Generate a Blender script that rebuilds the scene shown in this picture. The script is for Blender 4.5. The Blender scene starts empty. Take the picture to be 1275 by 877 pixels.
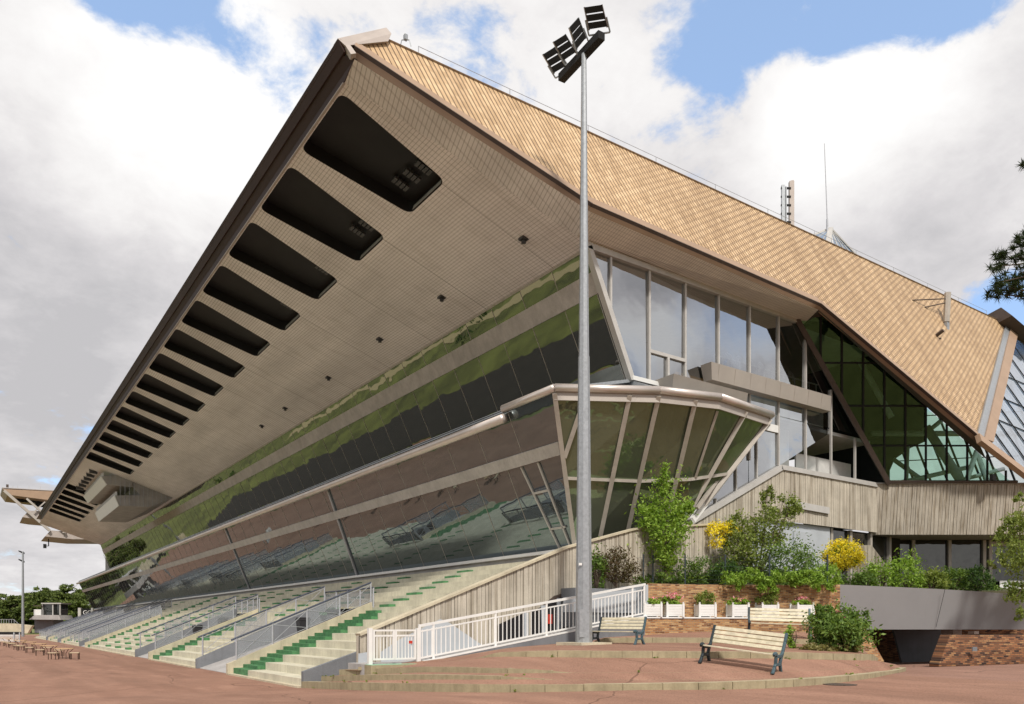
import bpy, bmesh, math, random
import numpy as np
from mathutils import Vector, Matrix

sc = bpy.context.scene
COL = sc.collection
R = math.radians
rng = np.random.default_rng(7)
random.seed(7)

# ------------------------------------------------------------------ camera frame
F = 970.0; CX = 637.5; HY = 779.0; EYE = 2.35
FWD = Vector((.572, .8202, 0)); RGT = Vector((.8202, -.572, 0)); UP = Vector((0, 0, 1))
CAM = Vector((0, 0, EYE))

def ray(px, py):
    return FWD + RGT * ((px - CX) / F) + UP * ((HY - py) / F)
def W(px, py, d):
    return CAM + ray(px, py) * d
def onY(px, py, y):
    r = ray(px, py); return CAM + r * (y / r.y)
def onX(px, py, x):
    r = ray(px, py); return CAM + r * (x / r.x)
def onZ(px, py, z):
    r = ray(px, py); return CAM + r * ((z - EYE) / r.z)
def onP(px, py, n, c):
    r = ray(px, py); return CAM + r * ((c - n.dot(CAM)) / n.dot(r))
def lerp(a, b, t): return a + (b - a) * t

# ------------------------------------------------------------------ object helpers
def tag(o, label=None, cat=None, group=None, kind=None):
    if label: o['label'] = label
    if cat: o['category'] = cat
    if group: o['group'] = group
    if kind: o['kind'] = kind
    return o

def thing(name, loc=(0, 0, 0), rz=0, label=None, cat=None, group=None, kind=None):
    o = bpy.data.objects.new(name, None); COL.objects.link(o)
    o.empty_display_size = .2
    o.location = loc; o.rotation_euler = (0, 0, rz)
    o['_o'] = 1
    del o['_o']
    return tag(o, label, cat, group, kind)

def origin(o):
    v = Vector((0, 0, 0))
    while o is not None:
        v += o.location; o = o.parent
    return v

class MB:
    def __init__(s): s.v = []; s.f = []; s.m = []
    def poly(s, pts, m=0):
        b = len(s.v); s.v += [tuple(p) for p in pts]; s.f.append(tuple(range(b, b + len(pts)))); s.m.append(m)
    def prism(s, pts, off, m=0, ms=None):
        """closed solid: polygon pts swept by vector off"""
        off = Vector(off); n = len(pts); b = len(s.v); ms = m if ms is None else ms
        s.v += [tuple(p) for p in pts] + [tuple(Vector(p) + off) for p in pts]
        s.f.append(tuple(range(b, b + n))); s.m.append(m)
        s.f.append(tuple(range(b + 2 * n - 1, b + n - 1, -1))); s.m.append(m)
        for i in range(n):
            j = (i + 1) % n
            s.f.append((b + i, b + n + i, b + n + j, b + j)); s.m.append(ms)
    def box(s, lo, hi, m=0):
        x0, y0, z0 = lo; x1, y1, z1 = hi
        s.prism([(x0, y0, z0), (x1, y0, z0), (x1, y1, z0), (x0, y1, z0)], (0, 0, z1 - z0), m)
    def bar(s, p, q, w, h=None, m=0, up=None):
        p = Vector(p); q = Vector(q); h = h or w; d = (q - p)
        if d.length < 1e-6: return
        dn = d.normalized(); u = Vector(up) if up is not None else (UP if abs(dn.z) < .97 else FWD)
        a = dn.cross(u).normalized(); b = a.cross(dn).normalized()
        a *= w / 2; b *= h / 2
        s.prism([p - a - b, p + a - b, p + a + b, p - a + b], d, m)
    def tube(s, p, q, r0, r1=None, n=8, m=0, caps=True):
        p = Vector(p); q = Vector(q); r1 = r0 if r1 is None else r1; d = q - p
        if d.length < 1e-6: return
        dn = d.normalized(); u = UP if abs(dn.z) < .95 else Vector((1, 0, 0))
        a = dn.cross(u).normalized(); b = a.cross(dn).normalized(); k = len(s.v)
        for i in range(n):
            t = 2 * math.pi * i / n; c = a * math.cos(t) + b * math.sin(t)
            s.v.append(tuple(p + c * r0)); s.v.append(tuple(q + c * r1))
        for i in range(n):
            j = (i + 1) % n
            s.f.append((k + 2 * i, k + 2 * j, k + 2 * j + 1, k + 2 * i + 1)); s.m.append(m)
        if caps:
            s.f.append(tuple(k + 2 * i for i in range(n - 1, -1, -1))); s.m.append(m)
            s.f.append(tuple(k + 2 * i + 1 for i in range(n))); s.m.append(m)
    def arr(s, V, Fc, m=0):
        b = len(s.v); s.v += [tuple(x) for x in V]; s.f += [tuple(int(i) + b for i in f) for f in Fc]; s.m += [m] * len(Fc)
    def build(s, name, mats, parent=None, local=False, smooth=False, bevel=0, fix=True):
        if not isinstance(mats, (list, tuple)): mats = [mats]
        me = bpy.data.meshes.new(name)
        o0 = Vector((0, 0, 0)) if (parent is None or local) else origin(parent)
        me.from_pydata([(a - o0.x, b - o0.y, c - o0.z) for a, b, c in s.v], [], s.f)
        for m in mats: me.materials.append(m)
        if len(mats) > 1: me.polygons.foreach_set('material_index', s.m)
        if fix and len(s.f) < 20000:
            bm = bmesh.new(); bm.from_mesh(me); bmesh.ops.recalc_face_normals(bm, faces=bm.faces); bm.to_mesh(me); bm.free()
        if smooth: me.polygons.foreach_set('use_smooth', [True] * len(me.polygons))
        me.update()
        o = bpy.data.objects.new(name, me); COL.objects.link(o)
        if parent is not None: o.parent = parent
        if bevel:
            b = o.modifiers.new('bevel', 'BEVEL'); b.width = bevel; b.segments = 2; b.limit_method = 'ANGLE'
        return o

def kids(o): return [c for c in bpy.data.objects if c.parent == o]
def copy_tree(o, parent=None, ch=None):
    c = o.copy(); COL.objects.link(c)
    if parent is not None: c.parent = parent
    for k in list(o.children): copy_tree(k, c)
    return c

# ------------------------------------------------------------------ materials
def newmat(name):
    m = bpy.data.materials.new(name); m.use_nodes = True
    nt = m.node_tree; nt.nodes.clear()
    out = nt.nodes.new('ShaderNodeOutputMaterial')
    return m, nt, out
class N:
    """small node-building helper"""
    def __init__(s, nt): s.nt = nt
    def new(s, t, **k):
        n = s.nt.nodes.new(t)
        for a, b in k.items(): setattr(n, a, b)
        return n
    def link(s, a, b): s.nt.links.new(a, b)
    def math(s, op, a, b=None, c=None, clamp=False):
        n = s.new('ShaderNodeMath', operation=op); n.use_clamp = clamp
        for i, x in enumerate((a, b, c)):
            if x is None: continue
            if isinstance(x, (int, float)): n.inputs[i].default_value = x
            else: s.link(x, n.inputs[i])
        return n.outputs[0]
    def dot(s, v, d):
        n = s.new('ShaderNodeVectorMath', operation='DOT_PRODUCT'); s.link(v, n.inputs[0]); n.inputs[1].default_value = d
        return n.outputs['Value']
    def pos(s): return s.new('ShaderNodeNewGeometry').outputs['Position']
    def obj(s): return s.new('ShaderNodeTexCoord').outputs['Object']
    def scale(s, v, k):
        n = s.new('ShaderNodeVectorMath', operation='MULTIPLY'); s.link(v, n.inputs[0]); n.inputs[1].default_value = k
        return n.outputs[0]
    def noise(s, v, sc=1., det=4., rough=.55, dist=0.):
        n = s.new('ShaderNodeTexNoise'); s.link(v, n.inputs['Vector']); n.inputs['Scale'].default_value = sc
        n.inputs['Detail'].default_value = det; n.inputs['Roughness'].default_value = rough; n.inputs['Distortion'].default_value = dist
        return n.outputs['Fac']
    def ramp(s, f, stops, interp='LINEAR'):
        n = s.new('ShaderNodeValToRGB'); n.color_ramp.interpolation = interp
        e = n.color_ramp.elements
        while len(e) < len(stops): e.new(.5)
        for i, (p, c) in enumerate(stops):
            e[i].position = p; e[i].color = (*c, 1) if len(c) == 3 else c
        s.link(f, n.inputs[0]); return n.outputs[0]
    def mix(s, f, a, b, mode='MIX'):
        n = s.new('ShaderNodeMix', data_type='RGBA', blend_type=mode)
        for x, i in ((f, 0), (a, 6), (b, 7)):
            if isinstance(x, (int, float)): n.inputs[i].default_value = x
            elif isinstance(x, tuple): n.inputs[i].default_value = (*x, 1)
            else: s.link(x, n.inputs[i])
        return n.outputs[2]
    def line(s, coord, spacing, w):
        """1 on a line of relative width w, else 0"""
        f = s.math('FRACT', s.math('DIVIDE', coord, spacing)); return s.math('LESS_THAN', f, w)
    def bump(s, h, strength=.3, dist=.02):
        n = s.new('ShaderNodeBump'); n.inputs['Strength'].default_value = strength; n.inputs['Distance'].default_value = dist
        s.link(h, n.inputs['Height']); return n.outputs[0]
    def bsdf(s, out, col, rough=.7, metal=0., spec=.5, normal=None):
        b = s.new('ShaderNodeBsdfPrincipled')
        if isinstance(col, tuple): b.inputs['Base Color'].default_value = (*col, 1)
        else: s.link(col, b.inputs['Base Color'])
        if isinstance(rough, (int, float)): b.inputs['Roughness'].default_value = rough
        else: s.link(rough, b.inputs['Roughness'])
        b.inputs['Metallic'].default_value = metal; b.inputs['Specular IOR Level'].default_value = spec
        if normal is not None: s.link(normal, b.inputs['Normal'])
        s.link(b.outputs[0], out.inputs[0]); return b

def plain(name, col, rough=.6, metal=0., var=.12, sc_=3., spec=.5, bump=0., stretch=(1, 1, 1)):
    m, nt, out = newmat(name); n = N(nt)
    v = n.scale(n.pos(), stretch)
    a = n.noise(v, sc_, 5, .6)
    c = n.ramp(a, [(.25, tuple(x * (1 - var) for x in col)), (.75, tuple(min(1, x * (1 + var)) for x in col))])
    nm = n.bump(n.noise(v, sc_ * 8, 4), bump, .01) if bump else None
    n.bsdf(out, c, rough, metal, spec, nm); return m

def asphalt(name, c1, c2):
    m, nt, out = newmat(name); n = N(nt); p = n.pos()
    big = n.noise(p, .16, 5, .6, .6); fine = n.noise(p, 26, 3, .7); mid = n.noise(n.scale(p, (1, .35, 1)), .9, 5, .65)
    c = n.ramp(big, [(.3, c1), (.7, c2)])
    c = n.mix(.55, c, n.ramp(mid, [(.3, tuple(x * .72 for x in c1)), (.55, c1), (.75, tuple(x * 1.22 for x in c2))]))
    c = n.mix(.75, c, n.ramp(fine, [(.3, (.3, .3, .3)), (.5, (1, 1, 1)), (.72, (1.0, 1.0, 1.0))]), 'MULTIPLY')
    grit = n.math('GREATER_THAN', n.noise(p, 60, 1, .5), .70); c = n.mix(n.math('MULTIPLY', grit, .35), c, (.5, .42, .36))
    tr = n.noise(n.scale(p, (.5, .05, 1)), 1.4, 3, .5); c = n.mix(.35, c, n.ramp(tr, [(.38, (.62, .6, .58)), (.55, (1, 1, 1))]), 'MULTIPLY')
    # thin wandering cracks and a few dark damp stains
    vo = n.new('ShaderNodeTexVoronoi', feature='DISTANCE_TO_EDGE'); w = n.new('ShaderNodeVectorMath', operation='ADD')
    nn = n.new('ShaderNodeTexNoise'); nn.inputs['Scale'].default_value = .5; n.link(p, nn.inputs['Vector'])
    n.link(p, w.inputs[0]); n.link(nn.outputs['Color'], w.inputs[1]); n.link(w.outputs[0], vo.inputs['Vector']); vo.inputs['Scale'].default_value = .11
    cr = n.math('LESS_THAN', vo.outputs['Distance'], .0028)
    c = n.mix(n.math('MULTIPLY', cr, .7), c, tuple(x * .4 for x in c1))
    st = n.math('GREATER_THAN', n.noise(n.scale(p, (1, .6, 1)), .33, 3, .5, .4), .68)
    c = n.mix(n.math('MULTIPLY', st, .32), c, tuple(x * .45 for x in c1))
    n.bsdf(out, c, .92, 0, .25, n.bump(fine, .35, .01)); return m

def concrete(name, col, streak=.35, sc_=1.2, dark=(.5, .48, .44)):
    m, nt, out = newmat(name); n = N(nt); p = n.pos()
    a = n.noise(p, sc_, 6, .65); s1 = n.noise(n.scale(p, (3.2, 3.2, .16)), 1.6, 4, .6)
    c = n.ramp(a, [(.3, tuple(x * .82 for x in col)), (.7, tuple(x * 1.15 for x in col))])
    c = n.mix(n.math('MULTIPLY', n.ramp(s1, [(.45, (0, 0, 0)), (.75, (1, 1, 1))]), streak), c, n.mix(1., c, dark, 'MULTIPLY'))
    f = n.noise(p, 22, 3)
    c = n.mix(.25, c, n.ramp(f, [(.35, (.6, .6, .6)), (.6, (1, 1, 1))]), 'MULTIPLY')
    n.bsdf(out, c, .9, 0, .25, n.bump(f, .25, .008)); return m

def brickmat(name, tones, mortar):
    m, nt, out = newmat(name); n = N(nt); p = n.pos()
    u = n.dot(p, (.89, -.455, 0)); w = n.dot(p, (0, 0, 1))
    cb = n.new('ShaderNodeCombineXYZ'); n.link(u, cb.inputs[0]); n.link(w, cb.inputs[1])
    b = n.new('ShaderNodeTexBrick'); n.link(cb.outputs[0], b.inputs['Vector'])
    b.inputs['Scale'].default_value = 1; b.inputs['Brick Width'].default_value = .225; b.inputs['Row Height'].default_value = .072
    b.inputs['Mortar Size'].default_value = .009; b.inputs['Color1'].default_value = (0, 0, 0, 1); b.inputs['Color2'].default_value = (1, 1, 1, 1)
    b.inputs['Mortar'].default_value = (.5, .5, .5, 1); b.inputs['Bias'].default_value = 0.
    k = len(tones); c = n.ramp(b.outputs['Color'], [(i / (k - 1), t) for i, t in enumerate(tones)])
    d = n.noise(p, 1.4, 5, .6); c = n.mix(.4, c, n.ramp(d, [(.3, (.5, .45, .42)), (.65, (1, 1, 1))]), 'MULTIPLY')
    c = n.mix(b.outputs['Fac'], c, mortar)
    h = n.math('SUBTRACT', 1., b.outputs['Fac'])
    n.bsdf(out, c, .9, 0, .2, n.bump(h, .7, .012)); return m

def glass_mirror(name, tint, base=(.012, .013, .012), ior=2.7, wob=.012, wsc=.9):
    m, nt, out = newmat(name); n = N(nt); p = n.pos()
    h = n.noise(n.scale(p, (1, .55, 1)), wsc, 2, .5)
    b = n.bsdf(out, base, .015, 0, .5, n.bump(h, 1., wob))
    b.inputs['IOR'].default_value = ior; b.inputs['Specular Tint'].default_value = (*tint, 1); return m

def glass_clear(name, tr, gl, f0, wob=.006, wsc=.7):
    m, nt, out = newmat(name); n = N(nt)
    t = n.new('ShaderNodeBsdfTransparent'); t.inputs[0].default_value = (*tr, 1)
    g = n.new('ShaderNodeBsdfGlossy'); g.inputs['Color'].default_value = (*gl, 1); g.inputs['Roughness'].default_value = .01
    bp = n.bump(n.noise(n.pos(), wsc, 2, .5), 1., wob); n.link(bp, g.inputs['Normal'])
    lw = n.new('ShaderNodeLayerWeight'); lw.inputs[0].default_value = .5
    fr = n.math('POWER', lw.outputs['Facing'], 4.)
    fac = n.math('ADD', n.math('MULTIPLY', fr, 1 - f0), f0)
    mx = n.new('ShaderNodeMixShader'); n.link(fac, mx.inputs[0]); n.link(t.outputs[0], mx.inputs[1]); n.link(g.outputs[0], mx.inputs[2])
    n.link(mx.outputs[0], out.inputs[0]); return m

def leafmat(name, cols, trans=.35):
    m, nt, out = newmat(name); n = N(nt)
    g = n.new('ShaderNodeNewGeometry')
    cl = n.noise(g.outputs['Position'], 1.6, 3)
    f = n.math('ADD', n.math('MULTIPLY', g.outputs['Random Per Island'], .55), n.math('MULTIPLY', cl, .45))
    k = len(cols); c = n.ramp(f, [(.12 + .72 * i / (k - 1), x) for i, x in enumerate(cols)])
    d = n.new('ShaderNodeBsdfPrincipled'); n.link(c, d.inputs['Base Color']); d.inputs['Roughness'].default_value = .55; d.inputs['Specular IOR Level'].default_value = .3
    t = n.new('ShaderNodeBsdfTranslucent'); n.link(n.mix(1., c, (1.25, 1.3, .6), 'MULTIPLY'), t.inputs[0])
    mx = n.new('ShaderNodeMixShader'); mx.inputs[0].default_value = trans
    n.link(d.outputs[0], mx.inputs[1]); n.link(t.outputs[0], mx.inputs[2]); n.link(mx.outputs[0], out.inputs[0]); return m

# tan roof: seams running down the slope with staggered cross laps
def roofmat():
    m, nt, out = newmat('tan_roof_tiles'); n = N(nt); p = n.pos()
    u = n.dot(p, (1, .23, 0.10)); w = n.dot(p, (0.1, .44, .898))
    colid = n.math('FLOOR', n.math('DIVIDE', u, .25)); rowid = n.math('FLOOR', n.math('DIVIDE', n.math('ADD', w, n.math('MULTIPLY', colid, .17)), .34))
    fu = n.math('FRACT', n.math('DIVIDE', u, .25)); fw = n.math('FRACT', n.math('DIVIDE', n.math('ADD', w, n.math('MULTIPLY', colid, .17)), .34))
    seam = n.math('LESS_THAN', fu, .24); lap = n.math('LESS_THAN', fw, .24)
    wn = n.new('ShaderNodeTexWhiteNoise', noise_dimensions='2D'); cb = n.new('ShaderNodeCombineXYZ'); n.link(colid, cb.inputs[0]); n.link(rowid, cb.inputs[1]); n.link(cb.outputs[0], wn.inputs['Vector'])
    c = n.ramp(wn.outputs['Value'], [(0, (.56, .385, .215)), (.5, (.66, .46, .265)), (1, (.75, .545, .33))])
    big = n.noise(p, .35, 5, .6); c = n.mix(.5, c, n.ramp(big, [(.3, (.78, .76, .74)), (.7, (1, 1, 1))]), 'MULTIPLY')
    sk = n.noise(n.scale(p, (1.1, .12, .06)), 1.3, 5, .62); c = n.mix(.55, c, n.ramp(sk, [(.38, (.66, .62, .58)), (.58, (1, 1, 1))]), 'MULTIPLY')
    # laps get stronger toward the back where the sheets are shorter
    far = n.math('MULTIPLY', n.math('SUBTRACT', n.dot(p, (1, 0, 0)), 20.), .06, clamp=True)
    c = n.mix(n.math('MULTIPLY', lap, n.math('ADD', n.math('MULTIPLY', far, .82), .06)), c, (.15, .085, .045))
    c = n.mix(n.math('MULTIPLY', seam, .92), c, (.085, .048, .026))
    h = n.math('SUBTRACT', n.math('MULTIPLY', fw, .4), n.math('MULTIPLY', seam, 1.))
    n.bsdf(out, c, .55, 0, .4, n.bump(h, .6, .03)); return m

def soffitmat(name, col, d1, s1, d2, s2, streak=.3):
    m, nt, out = newmat(name); n = N(nt); p = n.pos()
    l1 = n.line(n.dot(p, d1), s1, .22); l2 = n.line(n.dot(p, d2), s2, .18)
    big = n.noise(n.scale(p, (.5, .12, 1)), .8, 5, .6)
    c = n.ramp(big, [(.3, tuple(x * .8 for x in col)), (.7, tuple(x * 1.12 for x in col))])
    st = n.noise(n.scale(p, (.25, 1.6, 1)), 1.2, 4, .6)
    c = n.mix(n.math('MULTIPLY', n.ramp(st, [(.5, (0, 0, 0)), (.8, (1, 1, 1))]), streak), c, (.3, .26, .22))
    c = n.mix(n.math('MULTIPLY', l1, .40), c, (.10, .085, .075))
    c = n.mix(n.math('MULTIPLY', l2, .22), c, (.14, .12, .11))
    jn = n.line(n.dot(p, (0, 1, 0)), 5.9, .008); c = n.mix(n.math('MULTIPLY', jn, .6), c, (.1, .08, .07))
    n.bsdf(out, c, .6, 0, .35, n.bump(l1, .4, -.01)); return m

M = {}
M['asphalt'] = asphalt('red_asphalt', (.31, .170, .118), (.375, .22, .157))
M['road'] = asphalt('pink_road_asphalt', (.30, .17, .125), (.35, .205, .155))
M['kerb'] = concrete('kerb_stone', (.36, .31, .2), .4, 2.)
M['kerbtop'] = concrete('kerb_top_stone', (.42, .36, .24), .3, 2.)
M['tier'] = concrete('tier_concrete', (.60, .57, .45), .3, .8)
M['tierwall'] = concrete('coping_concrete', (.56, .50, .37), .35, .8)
M['rib'] = concrete('ribbed_concrete', (.51, .465, .385), .9, .9, (.42, .38, .33))
M['fasc_conc'] = concrete('ribbed_fascia_concrete', (.43, .39, .325), .95, .6, (.48, .42, .34))
M['greyc'] = concrete('grey_concrete', (.41, .395, .385), .25, .9)
M['spandrel'] = concrete('spandrel_concrete', (.50, .47, .44), .3, .9)
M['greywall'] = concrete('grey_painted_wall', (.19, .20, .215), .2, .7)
M['lightgrey'] = plain('light_grey_paint', (.42, .45, .48), .7, 0, .08, 1.2)
M['parapet'] = plain('parapet_grey', (.30, .30, .305), .75, 0, .06, .4, .3)
M['green'] = plain('green_paint', (.06, .19, .075), .75, 0, .45, 3.5)
M['palegreen'] = plain('pale_green_paint', (.25, .45, .3), .7, 0, .25, 3)
M['white'] = plain('white_paint', (.72, .72, .70), .5, 0, .06, 2)
M['offwhite'] = plain('aluminium_frame', (.50, .485, .46), .45, .15, .1, 2)
M['frame'] = plain('weathered_frame', (.40, .365, .32), .5, .1, .15, 2)
M['alu'] = plain('aluminium_gutter', (.62, .56, .52), .38, .55, .1, 1)
M['panel'] = plain('metal_panel_beige', (.42, .38, .34), .5, .2, .1, .7)
M['brown'] = plain('brown_metal', (.042, .021, .017), .6, 0., .2, .6, .3)
M['lip'] = plain('tan_brown_lip', (.36, .245, .165), .5, .1, .1, .8)
M['dbrown'] = plain('dark_brown_soffit', (.07, .05, .04), .7, 0, .2)
M['cap'] = plain('ridge_cap_grey', (.43, .375, .34), .6, .1, .1, 1)
M['roof'] = roofmat()
M['rooftop'] = plain('roof_membrane', (.25, .23, .21), .8)
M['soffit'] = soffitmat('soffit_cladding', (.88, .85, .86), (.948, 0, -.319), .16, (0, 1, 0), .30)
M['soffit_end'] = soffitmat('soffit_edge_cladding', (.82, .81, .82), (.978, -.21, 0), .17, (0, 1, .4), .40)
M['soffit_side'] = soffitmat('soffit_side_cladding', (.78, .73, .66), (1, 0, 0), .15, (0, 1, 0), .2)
M['void'] = plain('opening_black', (.014, .014, .015), .6, 0, .3, 1., .3)
M['louvre'] = plain('lamp_housing_grey', (.06, .06, .062), .5, .2, .1)
M['glass_up'] = glass_mirror('gallery_glass', (.97, 1., .92), (.02, .021, .018), ior=3.1, wob=.009, wsc=.6)
M['glass_lo'] = glass_mirror('restaurant_glass', (.72, .92, 1.), (.052, .056, .056), ior=2.8, wob=.009, wsc=.6)
M['glass_bay'] = glass_mirror('bay_glass', (.62, .88, .48), (.085, .092, .068), 2.3, .02)
M['glass_end'] = glass_clear('end_window_glass', (.55, .6, .62), (.95, .97, 1.), .42)
M['glass_dark'] = glass_mirror('ground_floor_glass', (.95, .95, .9), ior=1.9)
M['glass_green'] = glass_clear('green_atrium_glass', (.55, .78, .66), (.28, .62, .25), .13)
M['glass_roof'] = glass_clear('roof_glazing', (.8, .85, .9), (.95, .98, 1.), .4)
M['glass_back'] = glass_clear('atrium_back_glazing', (.9, .97, .95), (.9, 1, .98), .06)
M['glass_sky'] = plain('skylight_glass', (.15, .21, .30), .15, 0, .25, 2., 1.)
M['black'] = plain('black_metal', (.014, .014, .014), .7, 0, .2, 3., .25)
M['galv'] = plain('galvanised_steel', (.34, .36, .38), .42, .45, .2, 9)
M['steel'] = plain('railing_steel', (.42, .43, .46), .45, .4, .15, 4)
M['rail'] = plain('dark_blue_handrail', (.045, .055, .085), .5, .2, .1)
def meshmat():
    m, nt, out = newmat('grey_infill_mesh'); n = N(nt); t = n.new('ShaderNodeBsdfTransparent'); d = n.new('ShaderNodeBsdfDiffuse'); d.inputs[0].default_value = (.33, .34, .37, 1)
    mx = n.new('ShaderNodeMixShader'); mx.inputs[0].default_value = .36; n.link(t.outputs[0], mx.inputs[1]); n.link(d.outputs[0], mx.inputs[2]); n.link(mx.outputs[0], out.inputs[0]); return m
M['mesh'] = meshmat()
M['bin'] = plain('black_plastic', (.02, .02, .022), .5)
M['wood'] = plain('bench_slat_paint', (.58, .53, .39), .65, 0, .25, 6, bump=.2)
M['iron'] = plain('blue_green_cast_iron', (.06, .105, .125), .55, .2, .25, 8)
M['iron_shade_fence'] = plain('shaded_leg_and_fence_iron', (.022, .035, .042), .55, .2, .25, 8)  # shaded copy of the bench leg iron; also the dark fence
M['tabletop'] = plain('table_top_tan', (.55, .37, .2), .6, 0, .15, 4)
M['stooltop'] = plain('stool_top_tan', (.5, .4, .26), .6, 0, .15, 4)
M['ironleg'] = plain('brown_iron', (.07, .04, .03), .6, .2)
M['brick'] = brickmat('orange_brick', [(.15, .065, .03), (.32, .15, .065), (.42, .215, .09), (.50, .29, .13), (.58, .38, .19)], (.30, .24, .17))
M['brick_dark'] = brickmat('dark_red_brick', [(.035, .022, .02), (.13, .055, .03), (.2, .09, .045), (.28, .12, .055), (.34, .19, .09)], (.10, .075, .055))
M['interior'] = plain('interior_wall', (.34, .33, .32), .9)
M['interior_white'] = plain('interior_white', (.6, .6, .58), .8)
M['truss'] = plain('white_truss', (.78, .8, .76), .5)
M['orange'] = plain('wood_handrail', (.5, .25, .08), .5)
M['soil'] = plain('garden_soil', (.07, .065, .03), .95, 0, .4, 3)
M['grass'] = plain('grass', (.125, .145, .035), .95, 0, .75, .11)
M['track'] = plain('black_cinder_track', (.026, .024, .022), .95, 0, .3, .5)
M['bark'] = plain('bark', (.09, .065, .045), .9, 0, .35, 9, bump=.4)
M['red'] = plain('red_paint', (.5, .04, .02), .5)
M['pink'] = leafmat('pink_petals', [(.75, .25, .32), (.85, .42, .48), (.8, .12, .2)], .2)
M['yellow'] = leafmat('yellow_blossom', [(.70, .54, .015), (.82, .68, .03), (.88, .76, .06)], .2)
M['leaf_bright'] = leafmat('bright_leaves', [(.10, .19, .02), (.21, .34, .04), (.36, .50, .10)])
M['leaf_mid'] = leafmat('mid_green_leaves', [(.05, .10, .02), (.12, .20, .04), (.22, .32, .07)])
M['leaf_olive'] = leafmat('olive_leaves', [(.085, .12, .025), (.19, .25, .05), (.32, .37, .10)])
M['leaf_dark'] = leafmat('dark_leaves', [(.02, .05, .015), (.055, .115, .028), (.11, .19, .04)])
M['leaf_brown'] = leafmat('brown_hedge_leaves', [(.05, .03, .014), (.1, .065, .03), (.1, .11, .03)])
M['leaf_dry'] = leafmat('dry_grass', [(.16, .15, .05), (.26, .24, .09), (.34, .31, .14)])
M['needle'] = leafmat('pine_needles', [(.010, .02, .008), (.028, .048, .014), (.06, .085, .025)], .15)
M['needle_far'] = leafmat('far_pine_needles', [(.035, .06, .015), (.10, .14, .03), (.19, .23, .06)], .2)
M['letter'] = plain('letter_white', (.75, .75, .75), .6)
M['lime'] = plain('lime_panel', (.4, .6, .02), .6)

# ------------------------------------------------------------------ ground
def zg(x, y):
    return .75 * min(1, max(0, (28.6 - y) / 14.6))
def sheet(name, xs, ys, dz, mat, kind='structure', cat='ground', label=None):
    mb = MB(); nx = len(xs)
    V = [(x, y, zg(x, y) + dz) for y in ys for x in xs]
    Fc = [(j * nx + i, j * nx + i + 1, (j + 1) * nx + i + 1, (j + 1) * nx + i) for j in range(len(ys) - 1) for i in range(nx - 1)]
    mb.arr(V, Fc); o = mb.build(name, mat, fix=False)
    return tag(o, label, cat, kind=kind)
YS = [-400, -60, 0, 8, 14, 16, 18, 20, 22, 24, 26, 28.6, 32, 60, 120, 240, 420]
sheet('ground', [-2500, -600, -200, 0, 200, 600, 2500], [-2500, -600] + YS + [900, 2600], -.05, M['grass'], label='green grass ground stretching to the horizon beyond the paving')
sheet('forecourt', [-5.5, 0, 5, 10, 15, 20, 24.5], YS[1:16], 0., M['asphalt'], cat='forecourt', label='red brown asphalt forecourt running along the foot of the stand')
sheet('road', [24.5, 30, 40, 60], [-60, 0, 8, 14, 16, 18, 20, 22, 24, 26], .0, M['road'], cat='road', label='pinkish asphalt road leading into the dark underpass')
sheet('race_track', [-19, -12, -6], YS[1:16], .004, M['track'], cat='track', label='black cinder trotting track beside the forecourt')

sheet('infield_path', [-48, -44.5], YS[1:16], .004, plain('sand_path', (.42, .36, .2), .95), cat='path', label='pale sand path crossing the green infield of the race track')
sheet('infield_path', [-84, -78], YS[1:16], .004, bpy.data.materials['sand_path'], cat='path', label='farther pale sand path in the green infield')
# ------------------------------------------------------------------ stepped terrace (kerbs + sloped asphalt)
def row(pts, n=64):
    P = [W(*p) for p in pts]; L = [0]
    for a, b in zip(P, P[1:]): L.append(L[-1] + (b - a).length)
    out = []
    for i in range(n):
        t = L[-1] * i / (n - 1)
        for k in range(len(P) - 1):
            if t <= L[k + 1] + 1e-6:
                out.append(lerp(P[k], P[k + 1], (t - L[k]) / max(1e-6, L[k + 1] - L[k]))); break
    return out
def smooth_row(pts, n=64, it=6):
    r = row(pts, n)
    for _ in range(it):
        r = [r[0]] + [r[i] * .5 + (r[i - 1] + r[i + 1]) * .25 for i in range(1, n - 1)] + [r[-1]]
    return r
K1 = [(376, 857, 29.2), (450, 859, 24.8), (530, 860, 22.2), (610, 862, 20.4), (700, 862.5, 19.6), (800, 862, 19.3), (900, 859.5, 19.4), (968, 857, 19.9), (1040, 852, 21.5), (1090, 846, 24), (1118, 840.5, 26.5), (1127, 835.5, 28.0)]
S2 = [(401, 849.5, 28.6), (450, 847.5, 25.4), (530, 846, 22.9), (640, 846, 20.5), (690, 846.5, 20.2), (800, 847, 20.3), (900, 846, 20.3), (968, 845, 20.7), (1040, 842, 22.2), (1090, 838, 24.6), (1112, 834, 26.9), (1122, 831, 28.2)]
S3 = [(423, 841, 27.8), (470, 840, 25.9), (530, 837, 24.0), (640, 838.7, 21.2), (707, 838, 20.9), (800, 838, 21.1), (900, 837, 21.1), (968, 837, 21.4), (1040, 834, 22.8), (1085, 831, 25.), (1105, 829, 27.1), (1115, 827.5, 28.4)]
K2 = [(446, 835, 26.6), (530, 828.5, 26.4), (600, 819, 24.6), (617, 817.5, 24.2), (740, 819, 23.5), (850, 819.5, 23.3), (960, 820, 23.5), (1030, 821.5, 24.2), (1060, 822, 24.8), (1084, 822, 26), (1088, 822, 27.2), (1092, 823, 28.6)]
K3 = [(500, 827, 26.8), (560, 820, 27.6), (620, 809, 28.5), (700, 803, 30.), (751, 800.5, 31.), (850, 800.5, 31.), (930, 801, 31.), (1000, 802, 31.), (1040, 804, 31.), (1062, 808, 31), (1074, 812, 31.), (1082, 816, 31)]
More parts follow.
